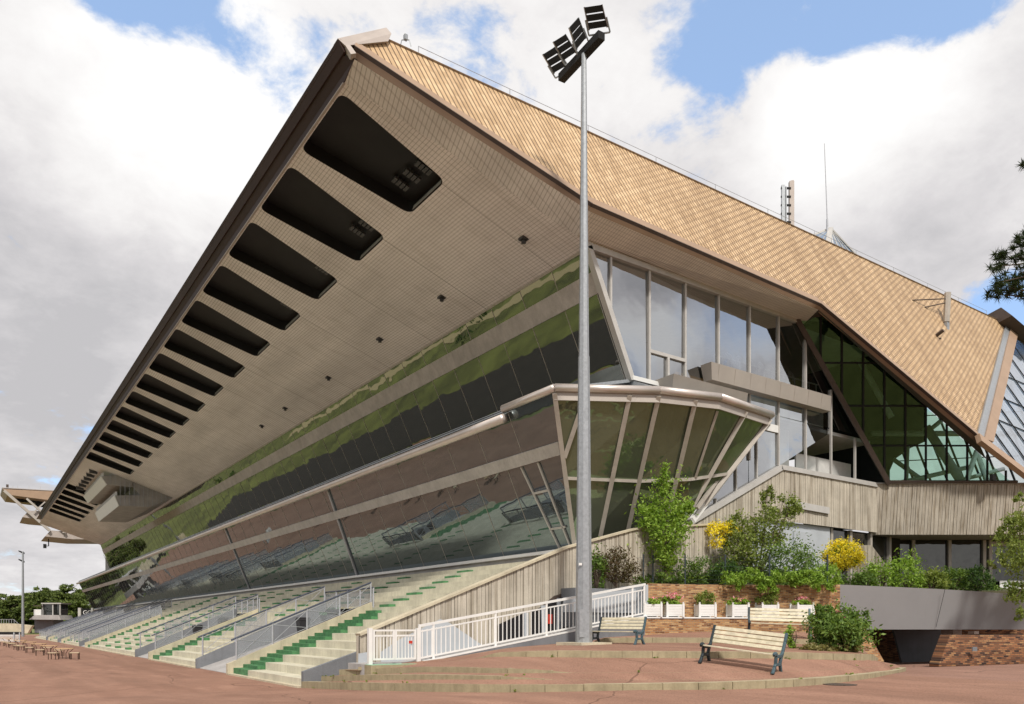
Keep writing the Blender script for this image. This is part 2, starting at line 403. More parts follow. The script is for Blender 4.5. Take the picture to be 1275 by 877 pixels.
BK = [(500, 825.5, 27.1), (560, 818.5, 28.2), (640, 805.5, 29.8), (718, 799.3, 31.6), (760, 792, 34.), (850, 787, 34.4), (930, 787, 34.4), (1000, 787, 34.4), (1030, 789, 34.4), (1050, 793, 34.4), (1063, 800, 34.4), (1074, 808, 34.4)]
NC = 72
r1, r2, r3, r4, r5, rb = [smooth_row(k, NC, 3) for k in (K1, S2, S3, K2, K3, BK)]
def riser(r, hs):
    """hs: list of (px, height)"""
    out = []
    for p in r:
        v = p - CAM; px = CX + F * v.dot(RGT) / v.dot(FWD)
        h = hs[-1][1]
        for (a, ha), (b, hb) in zip(hs, hs[1:]):
            if px <= b: h = lerp(ha, hb, max(0, min(1, (px - a) / (b - a)))); break
        out.append(p + UP * h)
    return out
t1 = riser(r1, [(376, .24), (520, .2), (1100, .19), (1127, .12)])
t2 = riser(r2, [(400, .2), (560, .12), (640, .07), (690, 0.004), (1130, .004)])
t3 = riser(r3, [(420, .2), (560, .16), (660, .12), (712, .004), (1130, .004)])
t4 = riser(r4, [(446, .12), (500, .005), (595, .005), (620, .14), (700, .19), (1086, .19), (1092, .1)])
t5 = riser(r5, [(500, .005), (735, .005), (752, .2), (1010, .2), (1050, .06), (1082, .02)])
def inner(r, w):
    return [p + Vector((.45, .25, 0)).normalized() * w + UP * .0 for p in r]
ter = MB()
def strip(a, b, mi):
    for i in range(NC - 1): ter.poly([a[i], a[i + 1], b[i + 1], b[i]], mi)
dn = lambda r: [p - UP * .3 for p in r]
strip(t1, r2, 0); strip(t2, r3, 0); strip(t3, r4, 0); strip(t4, r5, 0); strip(t5, rb, 0)
for b_, t_ in ((r2, t2), (r3, t3), (r4, t4), (r5, t5)): strip(b_, t_, 1)
strip(dn(r1), t1, 1)
bo = ter.build('terrace_paving', [M['asphalt'], M['kerb']]); tag(bo, 'sloping red asphalt terrace with shallow steps below the brick wall', 'terrace', kind='structure')

def kerbstones(name, bot, top, label, lo=0, hi=NC - 1, cond=.06, slen=.95, wid=.28, lift=.004):
    """stones laid one after another along the edge, small open joints between them"""
    mb = MB(); i = lo
    L = 0; start = lo; pts = [(bot[i], top[i]) for i in range(lo, hi + 1)]
    acc = [0.]
    for a, b in zip(pts, pts[1:]): acc.append(acc[-1] + (b[0] - a[0]).length)
    def at(s):
        for k in range(len(acc) - 1):
            if s <= acc[k + 1]:
                t = (s - acc[k]) / max(1e-6, acc[k + 1] - acc[k]); return lerp(pts[k][0], pts[k + 1][0], t), lerp(pts[k][1], pts[k + 1][1], t)
        return pts[-1]
    s = 0.
    while s < acc[-1] - .1:
        e = min(acc[-1], s + slen * random.uniform(.92, 1.08))
        (b0, t0), (b1, t1_) = at(s + .008), at(e - .008)
        if (t0 - b0).z > cond and (t1_ - b1).z > cond:
            d = (t1_ - t0); nrm = Vector((d.y, -d.x, 0)).normalized()
            if nrm.dot(CAM - t0) < 0: nrm = -nrm
            j = random.uniform(-.006, .006)
            o = nrm * (.03 + j); k = -nrm * wid; up = UP * (lift + random.uniform(0, .008))
            A = [b0 + o - UP * .08, b1 + o - UP * .08, t1_ + o + up, t0 + o + up]
            B = [p + k for p in A]
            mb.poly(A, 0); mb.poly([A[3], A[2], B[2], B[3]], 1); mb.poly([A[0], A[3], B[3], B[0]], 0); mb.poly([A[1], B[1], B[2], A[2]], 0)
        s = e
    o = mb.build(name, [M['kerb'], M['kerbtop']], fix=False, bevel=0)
    return tag(o, label, 'kerb', kind='structure')
kerbstones('kerb', r1, t1, 'long curved stone kerb at the front edge of the terrace')
kerbstones('kerb', r2, t2, 'second shallow stone step at the left of the terrace', slen=1.3, cond=.02)
kerbstones('kerb', r3, t3, 'third shallow stone step below the white gate', slen=1.3, cond=.02)
kerbstones('kerb', r4, t4, 'middle stone kerb behind the nearest bench', cond=.06)
kerbstones('kerb', r5, t5, 'upper stone kerb in front of the low brick wall', cond=.06)

mc = W(1046, 851.5, 21.); mc.z = zg(mc.x, mc.y) + .004
mb = MB(); mb.prism([mc + Vector((.42 * math.cos(a), .42 * math.sin(a), 0)) for a in [i * math.pi / 12 for i in range(24)]], (0, 0, .012))
for k in range(-3, 4): mb.box((mc.x - .3, mc.y + k * .1 - .02, mc.z + .012), (mc.x + .3, mc.y + k * .1 + .02, mc.z + .018))
o = mb.build('manhole_cover', plain('cast_iron_cover', (.10, .075, .06), .7, .2)); tag(o, 'round iron manhole cover in the forecourt just outside the kerb', 'manhole cover')

# ------------------------------------------------------------------ GRANDSTAND
GS = thing('grandstand', (30, 100, 0), 0, 'huge racecourse grandstand with tan tiled overhanging roof and leaning mirrored glass bands', 'grandstand')
def S(x): return 19.49 + .337 * (23 - x)               # soffit plane
XF = 11.83; YEND = 186.
TN = Vector((0, -2.04, 1)); TC = 25.7 - 2.04 * 28.3      # tan end slope:  z - 2.04 y = TC
def T(px, py): return onP(px, py, TN, TC)
tn = TN.normalized()

P1, P2, P3, P4 = T(440, 61), T(735, 256), T(1020, 380), T(1222, 549)
RA, RB = T(476, 46), T(1257, 405)
C1 = Vector((XF, 28.3, S(XF))); C2 = Vector((22.3, 26.85, S(22.3)))
# tan slope
mb = MB(); mb.prism([P1, P2, P3, P4, RB, RA], -tn * .25); mb.build('roof', M['roof'], GS)
# lip band round the lower edge of the tan slope (two stepped strips)
lip = MB()
for (a, b) in ((P1, P2), (P2, P3), (P3, P4)):
    d = (b - a).normalized(); up_ = tn.cross(d).normalized()
    if up_.z < 0: up_ = -up_
    e = d * .0
    for k, (o0, o1, pr) in enumerate(((-.06, .2, .16), (.2, .46, .10))):
        q = [a + up_ * o0, b + up_ * o0, b + up_ * o1, a + up_ * o1]
        lip.prism([x - tn * .3 for x in q], tn * (.3 + pr), 0)
lip.build('roof_lip', M['lip'], GS)
lj = MB()
for (a, b) in ((P1, P2), (P2, P3), (P3, P4)):
    d = (b - a).normalized(); up_ = tn.cross(d).normalized(); up_ = up_ if up_.z > 0 else -up_
    lj.bar(a + up_ * .205 + tn * .125, b + up_ * .205 + tn * .125, .035, .03, up=tn); lj.bar(a - up_ * .07 + tn * .08, b - up_ * .07 + tn * .08, .05, .16, up=tn); lj.bar(a + up_ * .47 + tn * .04, b + up_ * .47 + tn * .04, .04, .04, up=tn)
lj.build('lip_joints', M['dbrown'], GS)
# right hand end strip of the tan slope, then the glazed slope beyond it
es = MB(); es.prism([P4 - tn * .2, T(1233, 553) - tn * .2, T(1264, 420) - tn * .2, RB - tn * .2], tn * .42, 0); es.build('roof_end_trim', M['lip'], GS)
es = MB(); es.prism([T(1215, 541) + tn * .02, P4 + tn * .02, RB + tn * .02, T(1251, 405) + tn * .02], tn * .12, 0); es.build('roof_gutter', M['galv'], GS)
es = MB(); a = T(1243, 402); b = T(1285, 437)
es.prism([a, b, b + Vector((0, .8, .9)), a + Vector((0, .8, .9))], Vector((0, -1.0, .25)), 0); es.build('ridge_end_cap', M['dbrown'], GS)
# glazed slope
g0, g1, g2, g3 = T(1226, 552), T(1420, 700), T(1420, 478), T(1259, 407)
gl = MB(); gl.prism([g0, g1, g2, g3], -tn * .08); gl.build('roof_glazing', M['glass_roof'], GS)
gb = MB()
for i in range(13):
    f_ = -.15 + i * .115; e0 = (1264 - 31 * f_, 420 + 133 * f_)
    if f_ > 1: e0 = (1233 + (f_ - 1) * 105, 556 + (f_ - 1) * 80)
    if f_ < 0: e0 = (1268, 412 + f_ * 60)
    n_ = 155. / (1 + .0 * i); gb.bar(T(*e0) + tn * .04, T(e0[0] + n_, min(e0[1] + n_ * 1.40, 545 + (e0[0] + n_ - 1224) * .76)) + tn * .04, .055, .06, up=tn) if e0[1] + n_ * 1.4 < 545 + (e0[0] + n_ - 1224) * .76 else gb.bar(T(*e0) + tn * .04, T(e0[0] + (548 + (e0[0] - 1224) * .76 - e0[1]) / (1.4 - .76), e0[1] + 1.4 * (548 + (e0[0] - 1224) * .76 - e0[1]) / (1.4 - .76)) + tn * .04, .055, .06, up=tn)
for (x_, y_) in ((1252, 469), (1249, 497), (1239, 522)): gb.bar(T(x_, y_) + tn * .04, T(x_ + 150, y_ + 63) + tn * .04, .05, .05, up=tn)
gb.build('glazing_bars', M['black'], GS)
bm_ = MB(); a = T(1214, 545); b = T(1420, 702); d = (b - a).normalized(); u = tn.cross(d); u = u if u.z > 0 else -u
bm_.prism([a - u * .55, b - u * .55, b + u * .12, a + u * .12], tn * .3); bm_.build('glazing_edge_beam', M['lip'], GS)

# soffit with tapered rounded openings
def rounded(q, r=.45, n=5):
    out = []
    for i in range(4):
        p = q[i]; a = (q[i - 1] - p).normalized(); b = (q[(i + 1) % 4] - p).normalized()
        s0 = p + a * r; s1 = p + b * r
        for k in range(n + 1):
            t = k / n; out.append((s0 * (1 - t) * (1 - t) + p * 2 * t * (1 - t) + s1 * t * t))
    return out
SP = lambda x, y: Vector((x, y, S(x)))
slots = [28.8 + 5.9 * k for k in range(14)] + [131. + 5.9 * k for k in range(6)]
bm = bmesh.new(); loops = []
def ring(pts):
    vs = [bm.verts.new(p) for p in pts]; return [bm.edges.new((vs[i], vs[(i + 1) % len(vs)])) for i in range(len(vs))]
XB = 18.0
edges_y = []
for k, y in enumerate(slots):
    y0 = y - .5; y1 = y + 5.4
    outer = [SP(XF, y0), SP(XF, y1), SP(XB, y1), SP(XB, y0)]
    hole = rounded([SP(11.95, y), SP(11.95, y + 4.55), SP(16.9, y + 3.75), SP(16.9, y + .45)])
    e = ring(outer) + ring(hole); loops.append((y, hole))
    bmesh.ops.triangle_fill(bm, edges=e, use_beauty=True, use_dissolve=False)
def bq(pts): bm.faces.new([bm.verts.new(p) for p in pts])
yA, yB = slots[13] + 5.4, slots[14] - .5
bq([SP(XF, yA), SP(XF, yB), SP(XB, yB), SP(XB, yA)])
bq([SP(XF, slots[-1] + 5.4), SP(XF, YEND), SP(XB, YEND), SP(XB, slots[-1] + 5.4)])
bq([SP(XB, slots[0] - .5), SP(XB, YEND), SP(23.0, YEND), SP(23.0, slots[0] - .5)])
bq([C1, SP(23, slots[0] - .5), SP(23.0, 26.9), C2])
bmesh.ops.recalc_face_normals(bm, faces=bm.faces)
org = origin(GS)
for v in bm.verts: v.co -= org
me = bpy.data.meshes.new('soffit'); bm.to_mesh(me); bm.free(); me.materials.append(M['soffit'])
o = bpy.data.objects.new('soffit', me); COL.objects.link(o); o.parent = GS
for k, (y, hole) in enumerate(loops):
    mb = MB(); up_ = Vector((.319, 0, .948))
    for i in range(len(hole)):
        j = (i + 1) % len(hole); mb.poly([hole[i], hole[j], hole[j] + up_ * .6, hole[i] + up_ * .6], 0)
    mb.poly([p + up_ * .6 for p in hole], 0)
    # light reveal at the inner end
    mb.prism([SP(16.83, y + 3.4) + up_ * .03, SP(16.83, y + .8) + up_ * .03, SP(16.83, y + .8) + up_ * .25, SP(16.83, y + 3.4) + up_ * .25], (.02, 0, 0), 1)
    op = mb.build('soffit_opening', [M['void'], M['greyc']], GS, fix=False)
    if k < 9:
        for q in range((3, 2, 1, 1, 1, 1, 1, 1, 1)[k]):
            lm = MB(); c = SP(15.7 - .1 * q, y + 1.1 + .9 * q) + up_ * .35
            e1 = Vector((.948, 0, -.319)); e2 = Vector((0, 1, 0))
            for s_ in range(4):
                a = c + e1 * (s_ * .2); lm.prism([a - e2 * .2, a + e2 * .2, a + e2 * .2 + e1 * .15, a - e2 * .2 + e1 * .15], up_ * .1)
            l_ = lm.build('floodlight', M['louvre'], GS); l_.parent = op; l_.matrix_parent_inverse = Matrix.Translation(Vector((0, 0, 0)))
# bevelled edge strip between soffit and lip
L1, L2 = T(441.5, 74), T(735, 264)
mb = MB(); n_ = 1
mb.poly([L1, L2, C2, C1]); mb.build('soffit_edge', M['soffit_end'], GS)
# side soffit over the end windows
mb = MB(); H0 = Vector((22.9, 27.02, 19.5)); H1 = Vector((39.2, 27.02, 19.6)); L3 = T(1019, 386)
mb.poly([L2, L3, H1, H0, C2]); mb.build('side_soffit', M['soffit_side'], GS)
# dark soffit above the green glass
mb = MB(); L4 = T(1221, 556); d_ = Vector((.8, 2.6, 0.3))
RK = lambda px, py: onP(px, py, Vector((.572, .8202, .518)), 48.45 + 11.2 * .518)
mb.poly([L3, L4, RK(1228, 572), RK(1021, 391), H1 + Vector((.1, .0, 0))]); mb.build('raking_soffit', M['dbrown'], GS)
# front fascia (leaning board along the front edge) and roof top
ft = Vector((11.25, 0, 2.35 + 1.938 * 11.25)); fb = Vector((XF, 0, S(XF)))
Yc = onX(420.5, 48.7, 11.25).y
mb = MB()
fm = lerp(ft, fb, .42)
mb.prism([Vector((ft.x, Yc, ft.z)), Vector((ft.x, YEND - 8, ft.z)), Vector((fm.x, YEND - 8, fm.z)), Vector((fm.x, Yc, fm.z))], Vector((.14, 0, .04)))
mb.prism([Vector((fm.x + .07, Yc + .2, fm.z + .01)), Vector((fm.x + .07, YEND - 8, fm.z + .01)), Vector((fb.x, YEND - 8, fb.z - .02)), Vector((fb.x, 28.25, fb.z - .02)), L1 + Vector((-.02, 0, 0))], Vector((.14, 0, .04)))
mb.build('roof_fascia', M['brown'], GS)
mb = MB(); mb.bar(Vector((XF + .02, 28.3, S(XF) - .03)), Vector((XF + .02, YEND - 8, S(XF) - .03)), .10, .05); mb.build('fascia_trim', M['cap'], GS)
mb = MB(); mb.poly([(11.3, Yc + .3, ft.z - .1), (11.3, YEND, ft.z - .1), (38, YEND, 25.3), (68, YEND, 25.3), (68, 28.6, 25.4), (14, 28.6, 25.4)])
mb.build('roof_deck', M['rooftop'], GS)
# ridge capping and the light grey end cap at the front corner
mb = MB(); a = W(420.5, 48.0, Yc / ray(420.5, 48.0).y); b = W(481, 34.5, 31.1); c = W(487.5, 42, 31.0); e = W(483.5, 51.5, 30.7); f_ = W(430, 57, 29.0); 
mb.prism([a, b, c, e, f_], Vector((.05, .55, .1))); mb.build('corner_cap', M['cap'], GS)
mb = MB(); mb.prism([W(430, 56.5, 28.95), W(436, 56, 28.95), W(443.5, 66.5, 28.85), W(437, 67.5, 28.85)], Vector((.1, .3, 0))); mb.build('corner_flashing', M['cap'], GS)
mb = MB(); mb.prism([RA + Vector((0, 0, -.1)), RB + Vector((0, 0, -.1)), RB + Vector((0, .3, .12)), RA + Vector((0, .3, .12))], Vector((0, -.12, .04))); mb.build('ridge_capping', M['cap'], GS)

# ---- long mirrored facades
def FL(t, y): return Vector((24.6 - 3.1 * t, y, 6.14 + 6.78 * t))
def FU(t, y): return Vector((25.65 - 2.65 * t, y, 14.0 + 5.49 * t))
def yl0(t): return 29.8 - 2.3 * t
def yl1(t): return 211 + 2 * t
def yu0(t): return 27.05
def yu1(t): return 190 - 4 * t
def band(fn, y0, y1, t0, t1, off, name, mat, thick=.12, nrm=None, jog=None):
    n = nrm; mb = MB()
    q = [fn(t0, y0(t0)), fn(t0, y1(t0)), fn(t1, y1(t1)), fn(t1, y0(t1))]
    mb.prism([p + n * off for p in q], n * thick); return mb.build(name, mat, GS)
nL = Vector((-6.78, 0, -3.1)).normalized(); nU = Vector((-5.49, 0, -2.65)).normalized()
band(FL, yl0, yl1, 0, 1, -.3, 'lower_facade_backing', M['void'], .1, nL)
band(FU, yu0, yu1, 0, 1, -.3, 'upper_facade_backing', M['void'], .1, nU)
def panes(fn, y0, y1, t0, t1, w, name, mat, n, tilt, seed, joint=.035):
    rr = random.Random(seed)
    ya = min(y0(t0), y0(t1)); yb = max(y1(t0), y1(t1)); y = max(y0(t0), y0(t1)); first = True
    while y < yb - .3:
        ye = min(y + w, yb)
        A = [max(y, y0(t)) if not first else y0(t) for t in (t0, t1)]
        B = [min(ye, y1(t)) for t in (t0, t1)]
        if B[0] - A[0] < .05 and B[1] - A[1] < .05: break
        B = [max(b, a + .02) for a, b in zip(A, B)]
        g = joint / 2; c = [fn(t0, A[0] + g), fn(t0, B[0] - g), fn(t1, B[1] - g), fn(t1, A[1] + g)]
        ctr = sum(c, Vector()) / 4
        # each sheet of glass sits a hair out of true, as set panes do
        e1 = Vector((0, 1, 0)); e2 = n.cross(e1)
        a_, b_ = rr.gauss(0, tilt), rr.gauss(0, tilt)
        c = [p + n * ((p - ctr).dot(e1) * a_ + (p - ctr).dot(e2) * b_) for p in c]
        mb = MB(); mb.prism(c, -n * .02); mb.bar(fn(t0, B[0]) + n * .006, fn(t1, B[1]) + n * .006, .034, .014, m=1, up=n); mb.build(name, [mat, M['frame']], GS)
        first = False; y = ye
WP = 2.65
panes(FU, yu0, yu1, .83, 1., WP, 'clerestory_window', M['glass_up'], nU, .0016, 1)
panes(FU, yu0, yu1, .0, .675, WP, 'gallery_window', M['glass_up'], nU, .0016, 2)
panes(FL, yl0, yl1, .70, .985, WP + .45, 'transom_window', M['glass_lo'], nL, .0018, 3)
panes(FL, yl0, yl1, .0, .62, WP + .45, 'restaurant_window', M['glass_lo'], nL, .0018, 4)
band(FU, yu0, yu1, .675, .83, -.05, 'upper_spandrel', M['spandrel'], .13, nU)
band(FL, yl0, yl1, .62, .70, -.05, 'middle_spandrel', M['spandrel'], .25, nL)
band(FU, yu0, yu1, .985, 1.0, -.02, 'head_trim', M['frame'], .06, nU)
# end post of the upper facade
mb = MB(); mb.bar(FU(-.01, 26.98), FU(1.0, 26.98), .32, .26, up=nU); mb.build('corner_post', M['offwhite'], GS)
mb = MB(); mb.bar(FU(.0, 27.3) + nU * .03, FU(.675, 27.3) + nU * .03, .03, .03, up=nU); mb.build('corner_trim', M['offwhite'], GS)
# ledge and concrete upstand beneath the lower facade
mb = MB(); mb.box((24.1, 26.3, 5.98), (24.75, 211, 6.16)); mb.build('ledge', M['white'], GS, bevel=.02)
mb = MB(); mb.box((24.3, 26.3, 4.6), (24.7, 211, 5.98)); mb.build('upstand', M['greyc'], GS)
# gutters
mb = MB(); a = FL(1.02, 28.55) + nL * .12
mb.tube(Vector((21.45, 27.45, 12.95)), Vector((21.45, 31.5, 12.95)), .19, n=14)
mb.build('gutter', M['alu'], GS, smooth=True); mb = MB(); mb.tube(Vector((21.33, 31.3, 12.42)), Vector((21.33, 213, 12.42)), .23, n=14)
mb.build('gutter', M['alu'], GS, smooth=True)
mb = MB(); mb.prism([Vector((21.7, 27.6, 13.05)), Vector((21.7, 213, 13.05)), Vector((25.9, 213, 14.05)), Vector((25.9, 26.9, 14.05))], (0, 0, -.15)); mb.build('lower_roof', M['galv'], GS)
# slim raking struts and the door frame standing in the lower glass
for (py, ya) in ((0, 56.), (0, 84.)):
    mb = MB(); mb.bar(FL(0, ya) + nL * .06, FL(.985, ya - 1.2) + nL * .06, .22, .1, up=nL); mb.build('raking_strut', M['steel'], GS)
mb = MB()
for (t0, ya, tq, yb) in ((0., 30.9, .61, 31.7), (.0, 29.9 + .15, .61, 30.3), (.42, 30.15, .42, 31.4), (.16, 29.9, .16, 31.1)):
    mb.bar(FL(t0, ya) + nL * .04, FL(tq, yb) + nL * .04, .11, .08, up=nL)
mb.build('door_frame', M['offwhite'], GS)

# ---- faceted glass bay at the near end of the lower storey
A = [Vector((21.5, 27.5, 12.72)), Vector((25.6, 25.1, 12.72)), Vector((28.7, 24.25, 12.72)), Vector((33.6, 25.1, 12.85)), Vector((35.7, 26.9, 13.4))]
B = [Vector((24.6, 29.8, 6.0)), Vector((27.3, 29.3, 6.0)), Vector((29.2, 28.2, 6.4)), Vector((29.9, 27.3, 7.4)), Vector((30.1, 27.1, 7.6))]
for i in range(4):
    # two panes per facet, split at the transom
    for (ta, tb) in ((0., .48), (.5, 1.)):
        q = [lerp(B[i], A[i], ta), lerp(B[i + 1], A[i + 1], ta), lerp(B[i + 1], A[i + 1], tb), lerp(B[i], A[i], tb)]
        n = (q[1] - q[0]).cross(q[3] - q[0]).normalized()
        mb = MB(); mb.poly(q); mb.build('bay_window', M['glass_bay'], GS)
def bay(i, s, t): return lerp(lerp(B[i], B[i + 1], s), lerp(A[i], A[i + 1], s), t)
for (i, s0, s1) in ((0, 0., 0.), (0, .45, .72), (0, 1., 1.), (1, .9, .6), (2, .5, .5), (3, 0., 0.)):
    mb = MB(); p, q = bay(i, s0, 0.), bay(i, s1, 1.); o_ = (CAM - lerp(p, q, .5)).normalized() * .10
    mb.bar(p + o_, q + o_, .21, .14, up=o_); mb.build('bay_mullion', M['frame'], GS)
mb = MB(); p, q = bay(0, .02, .62), bay(0, .30, 1.); o_ = (CAM - p).normalized() * .12; mb.bar(p + o_, q + o_, .2, .14, up=o_); mb.build('bay_brace', M['frame'], GS)
mb = MB(); p, q = bay(2, .02, .95), bay(2, .12, .50); o_ = (CAM - p).normalized() * .10; mb.bar(p + o_, q + o_, .12, .1, up=o_); mb.build('bay_brace', M['frame'], GS)
for i in range(3):
    for h_ in (.49, .07):
        mb = MB(); o_ = (CAM - bay(i, .5, .5)).normalized() * .06; mb.bar(bay(i, 0, h_) + o_, bay(i, 1, h_) + o_, .15, .1, up=o_); mb.build('bay_transom', M['frame'], GS)
mb = MB(); hd = [p + (CAM - p).normalized() * .05 for p in A]
for a, b in zip(hd, hd[1:]): mb.prism([a - UP * .28, b - UP * .28, b + UP * .12, a + UP * .12], (b - a).cross(UP).normalized() * -.08)
mb.build('bay_head', M['panel'], GS)
mb = MB(); gp = [p + Vector((-.05, -.10, .24)) for p in A]
for a, b in zip(gp[:4], gp[1:]): mb.tube(a, b, .18, n=14)
mb.build('bay_gutter', M['alu'], GS, smooth=True)
mb = MB(); mb.poly([A[0] + UP * .35, A[1] + UP * .35, A[2] + UP * .35, A[3] + UP * .35, A[4] + UP * .35, Vector((36, 27.1, 13.8)), Vector((25.7, 27.1, 14.0)), Vector((25.7, 30, 14.0))]); mb.build('bay_roof', M['galv'], GS)
# white raking frame where the bay dies into the end wall
mb = MB(); mb.bar(onY(862, 648, 26.85), onY(957, 523, 26.85), .3, .22, up=(0, -1, 0)); mb.build('raking_frame', M['white'], GS)
mb = MB(); mb.bar(onY(868, 633, 26.5), onY(948, 521, 26.3), .16, .16, up=(0, -1, 0)); mb.build('bay_mullion', M['frame'], GS)

# ---- end facade with tall windows (plane y = 27)
YE = 27.0
tops = 19.45; MX = [24.35 + 2.485 * k for k in range(10)]
def right_edge(z): return 46.7 + (38.4 - 46.7) * (z - 11.2) / (19.67 - 11.2)
def left_edge(z):
    if z >= 14.0: return 25.65 + (23.0 - 25.65) * (z - 14.0) / 5.49
    if z >= 13.6: return 35.6
    return 30.0 + (35.85 - 30.0) * (z - 7.6) / (13.74 - 7.6)
def sill(x): return 11.22 if x > 36.9 else 7.6 + (x - 29.9) * (11.22 - 7.6) / 7.0
def clip_poly(poly, f):
    """keep the side where f(p) >= 0 (p = (x, z))"""
    out = []
    for i in range(len(poly)):
        a, b = poly[i], poly[(i + 1) % len(poly)]; fa, fb_ = f(a), f(b)
        if fa >= 0: out.append(a)
        if (fa >= 0) != (fb_ >= 0):
            t = fa / (fa - fb_); out.append((a[0] + (b[0] - a[0]) * t, a[1] + (b[1] - a[1]) * t))
    return out
def end_pane(x0, x1, z0, z1, left, seed):
    q = [(x0, z0), (x1, z0), (x1, z1), (x0, z1)]
    q = clip_poly(q, lambda p: right_edge(p[1]) - p[0])
    if left == 'up': q = clip_poly(q, lambda p: p[0] - (25.65 - 2.65 * (p[1] - 14.0) / 5.49))
    if left == 'low':
        q = clip_poly(q, lambda p: p[0] - (30.0 + 5.85 * (p[1] - 7.6) / 6.14))
        q = clip_poly(q, lambda p: p[1] - (7.6 + (p[0] - 29.9) * 3.62 / 7.0)); q = clip_poly(q, lambda p: p[1] - 11.22 if p[0] > 36.9 else 1)
    if len(q) < 3: return
    rr = random.Random(seed); a, b = rr.gauss(0, .004), rr.gauss(0, .004)
    cx = sum(p[0] for p in q) / len(q); cz = sum(p[1] for p in q) / len(q)
    mb = MB(); mb.poly([Vector((x, YE + (x - cx) * a + (z - cz) * b, z)) for x, z in q]); mb.build('end_window', M['glass_end'], GS)
xs = [21.5] + MX + [47.]
for i in range(len(xs) - 1):
    end_pane(xs[i], xs[i + 1], 14.0, tops, 'up', i)
    if xs[i + 1] > 30: end_pane(max(xs[i], 29.9), xs[i + 1], 7.6, 13.95, 'low', 50 + i)
for i, x in enumerate(MX):
    zt = tops
    zr = 11.2 + (46.7 - x) / 8.3 * 8.47
    mb = MB(); zt = min(zt, zr)
    zb = 14.0 if x < 33.2 else max(11.2, sill(x))
    if x < 25.65: zb = 14 + 5.49 * (25.65 - x) / 2.65
    if zt - zb > .3:
        mb.bar((x, YE - .05, zb), (x, YE - .05, zt), .11, .12, up=(0, -1, 0)); mb.build('mullion', M['offwhite'], GS)
for x, z1 in ((31.6, 8.9), (33.2, 11.), (34.9, 12.6)):
    mb = MB(); mb.bar((x, YE - .05, sill(x)), (x, YE - .05, z1), .08, .1, up=(0, -1, 0)); mb.build('mullion', M['offwhite'], GS)
mb = MB(); mb.bar((22.7, YE - .06, 19.5), (38.6, YE - .06, 19.58), .24, .26); mb.build('window_header', M['offwhite'], GS)
mb = MB(); mb.bar((26.84, YE - .06, 15.55), (29.32, YE - .06, 15.55), .12, .16); mb.bar((28.08, YE - .06, 14.1), (28.08, YE - .06, 15.5), .14, .16, up=(0, -1, 0)); mb.build('door_frame', M['offwhite'], GS)
mb = MB(); mb.bar((25.6, YE - .1, 14.0), (30.8, YE - .1, 14.0), .3, .2); mb.build('sill_rail', M['white'], GS); mb = MB(); mb.bar((35.6, YE - .04, 13.2), (36.8, YE - .04, 13.2), .1, .4); mb.build('sill_rail', M['white'], GS)
mb = MB(); mb.bar((29.6, YE - .1, 7.52), (36.9, YE - .1, 11.1), .3, .30); mb.bar((36.85, YE - .1, 11.1), (46.6, YE - .1, 11.1), .3, .26); mb.build('window_sill', M['offwhite'], GS)
# projecting sun-shade trays
def tray(x0, x1, z0, z1, yo, yi, name, taper=.5):
    mb = MB(); mb.prism([Vector((x0, yo, z1)), Vector((x0 + .25, yo + taper, z0)), Vector((x0 + .25, yi, z0)), Vector((x0, yi, z1))], (x1 - x0, 0, 0))
    return mb.build(name, M['panel'], GS)
tray(30.4, 40.6, 14.72, 15.52, 26.2, 26.9, 'sunshade', .18)
tray(27.2, 32.6, 13.45, 14.2, 25.7, 26.9, 'roof_tray', .35)
for x in [30.9 + 1.25 * k for k in range(8)]:
    mb = MB(); mb.bar((x + .1, 26.19, 15.48), (x + .2, 26.37, 14.76), .014, .012); mb.build('sunshade_joint', M['frame'], GS)
# rooms behind the end windows
mb = MB(); mb.box((26.2, 27.3, 13.75), (46.5, 38, 13.95)); mb.box((29.5, 34.0, 7.4), (46.5, 34.2, 20)); mb.poly([(25.2, 27.2, 19.5), (47, 27.2, 19.5), (47, 38, 19.5), (25.2, 38, 19.5)])
mb.build('room_walls', M['interior'], GS)
mb = MB(); mb.box((33.5, 28.6, 14.2), (43.5, 28.75, 16.1)); mb.prism([(38.2, 28.9, 11.2), (39.6, 28.9, 11.2), (38.2, 28.9, 13.7)], (0, .2, 0)); mb.box((26.5, 29.8, 7.6), (45, 30, 8.6)); mb.box((37.5, 28.0, 11.2), (39.2, 28.1, 13.7)); mb.box((40.3, 28.3, 11.2), (46., 28.4, 12.6)); mb.build('balcony_and_pale_panels', M['interior_white'], GS)  # balcony wall; lower white panels added to lighten the dark windows
mb = MB()
for z in (16.5, 17.2): mb.bar((33.5, 28.68, z), (43.0, 28.68, z), .06, .06)
for k in range(14): mb.bar((33.5 + .72 * k, 28.68, 16.1), (33.5 + .72 * k, 28.68, 17.2), .05, .05)
for k in range(7):
    x = 35.0 + k * .95
    for s_ in range(3):
        c = Vector((x + s_ * .16, 29.0 + s_ * .05, 17.2))
        for j in range(8):
            a0, a1 = math.pi * j / 8, math.pi * (j + 1) / 8
            mb.tube(c + Vector((.28 * math.cos(a0), 0, .5 * math.sin(a0))), c + Vector((.28 * math.cos(a1), 0, .5 * math.sin(a1))), .022, n=5)
mb.build('balcony_railing', M['white'], GS)
mb = MB(); mb.bar((29.3, 27.6, 15.1), (32.2, 27.6, 15.1), .1, .16); mb.build('inner_handrail', M['orange'], GS)

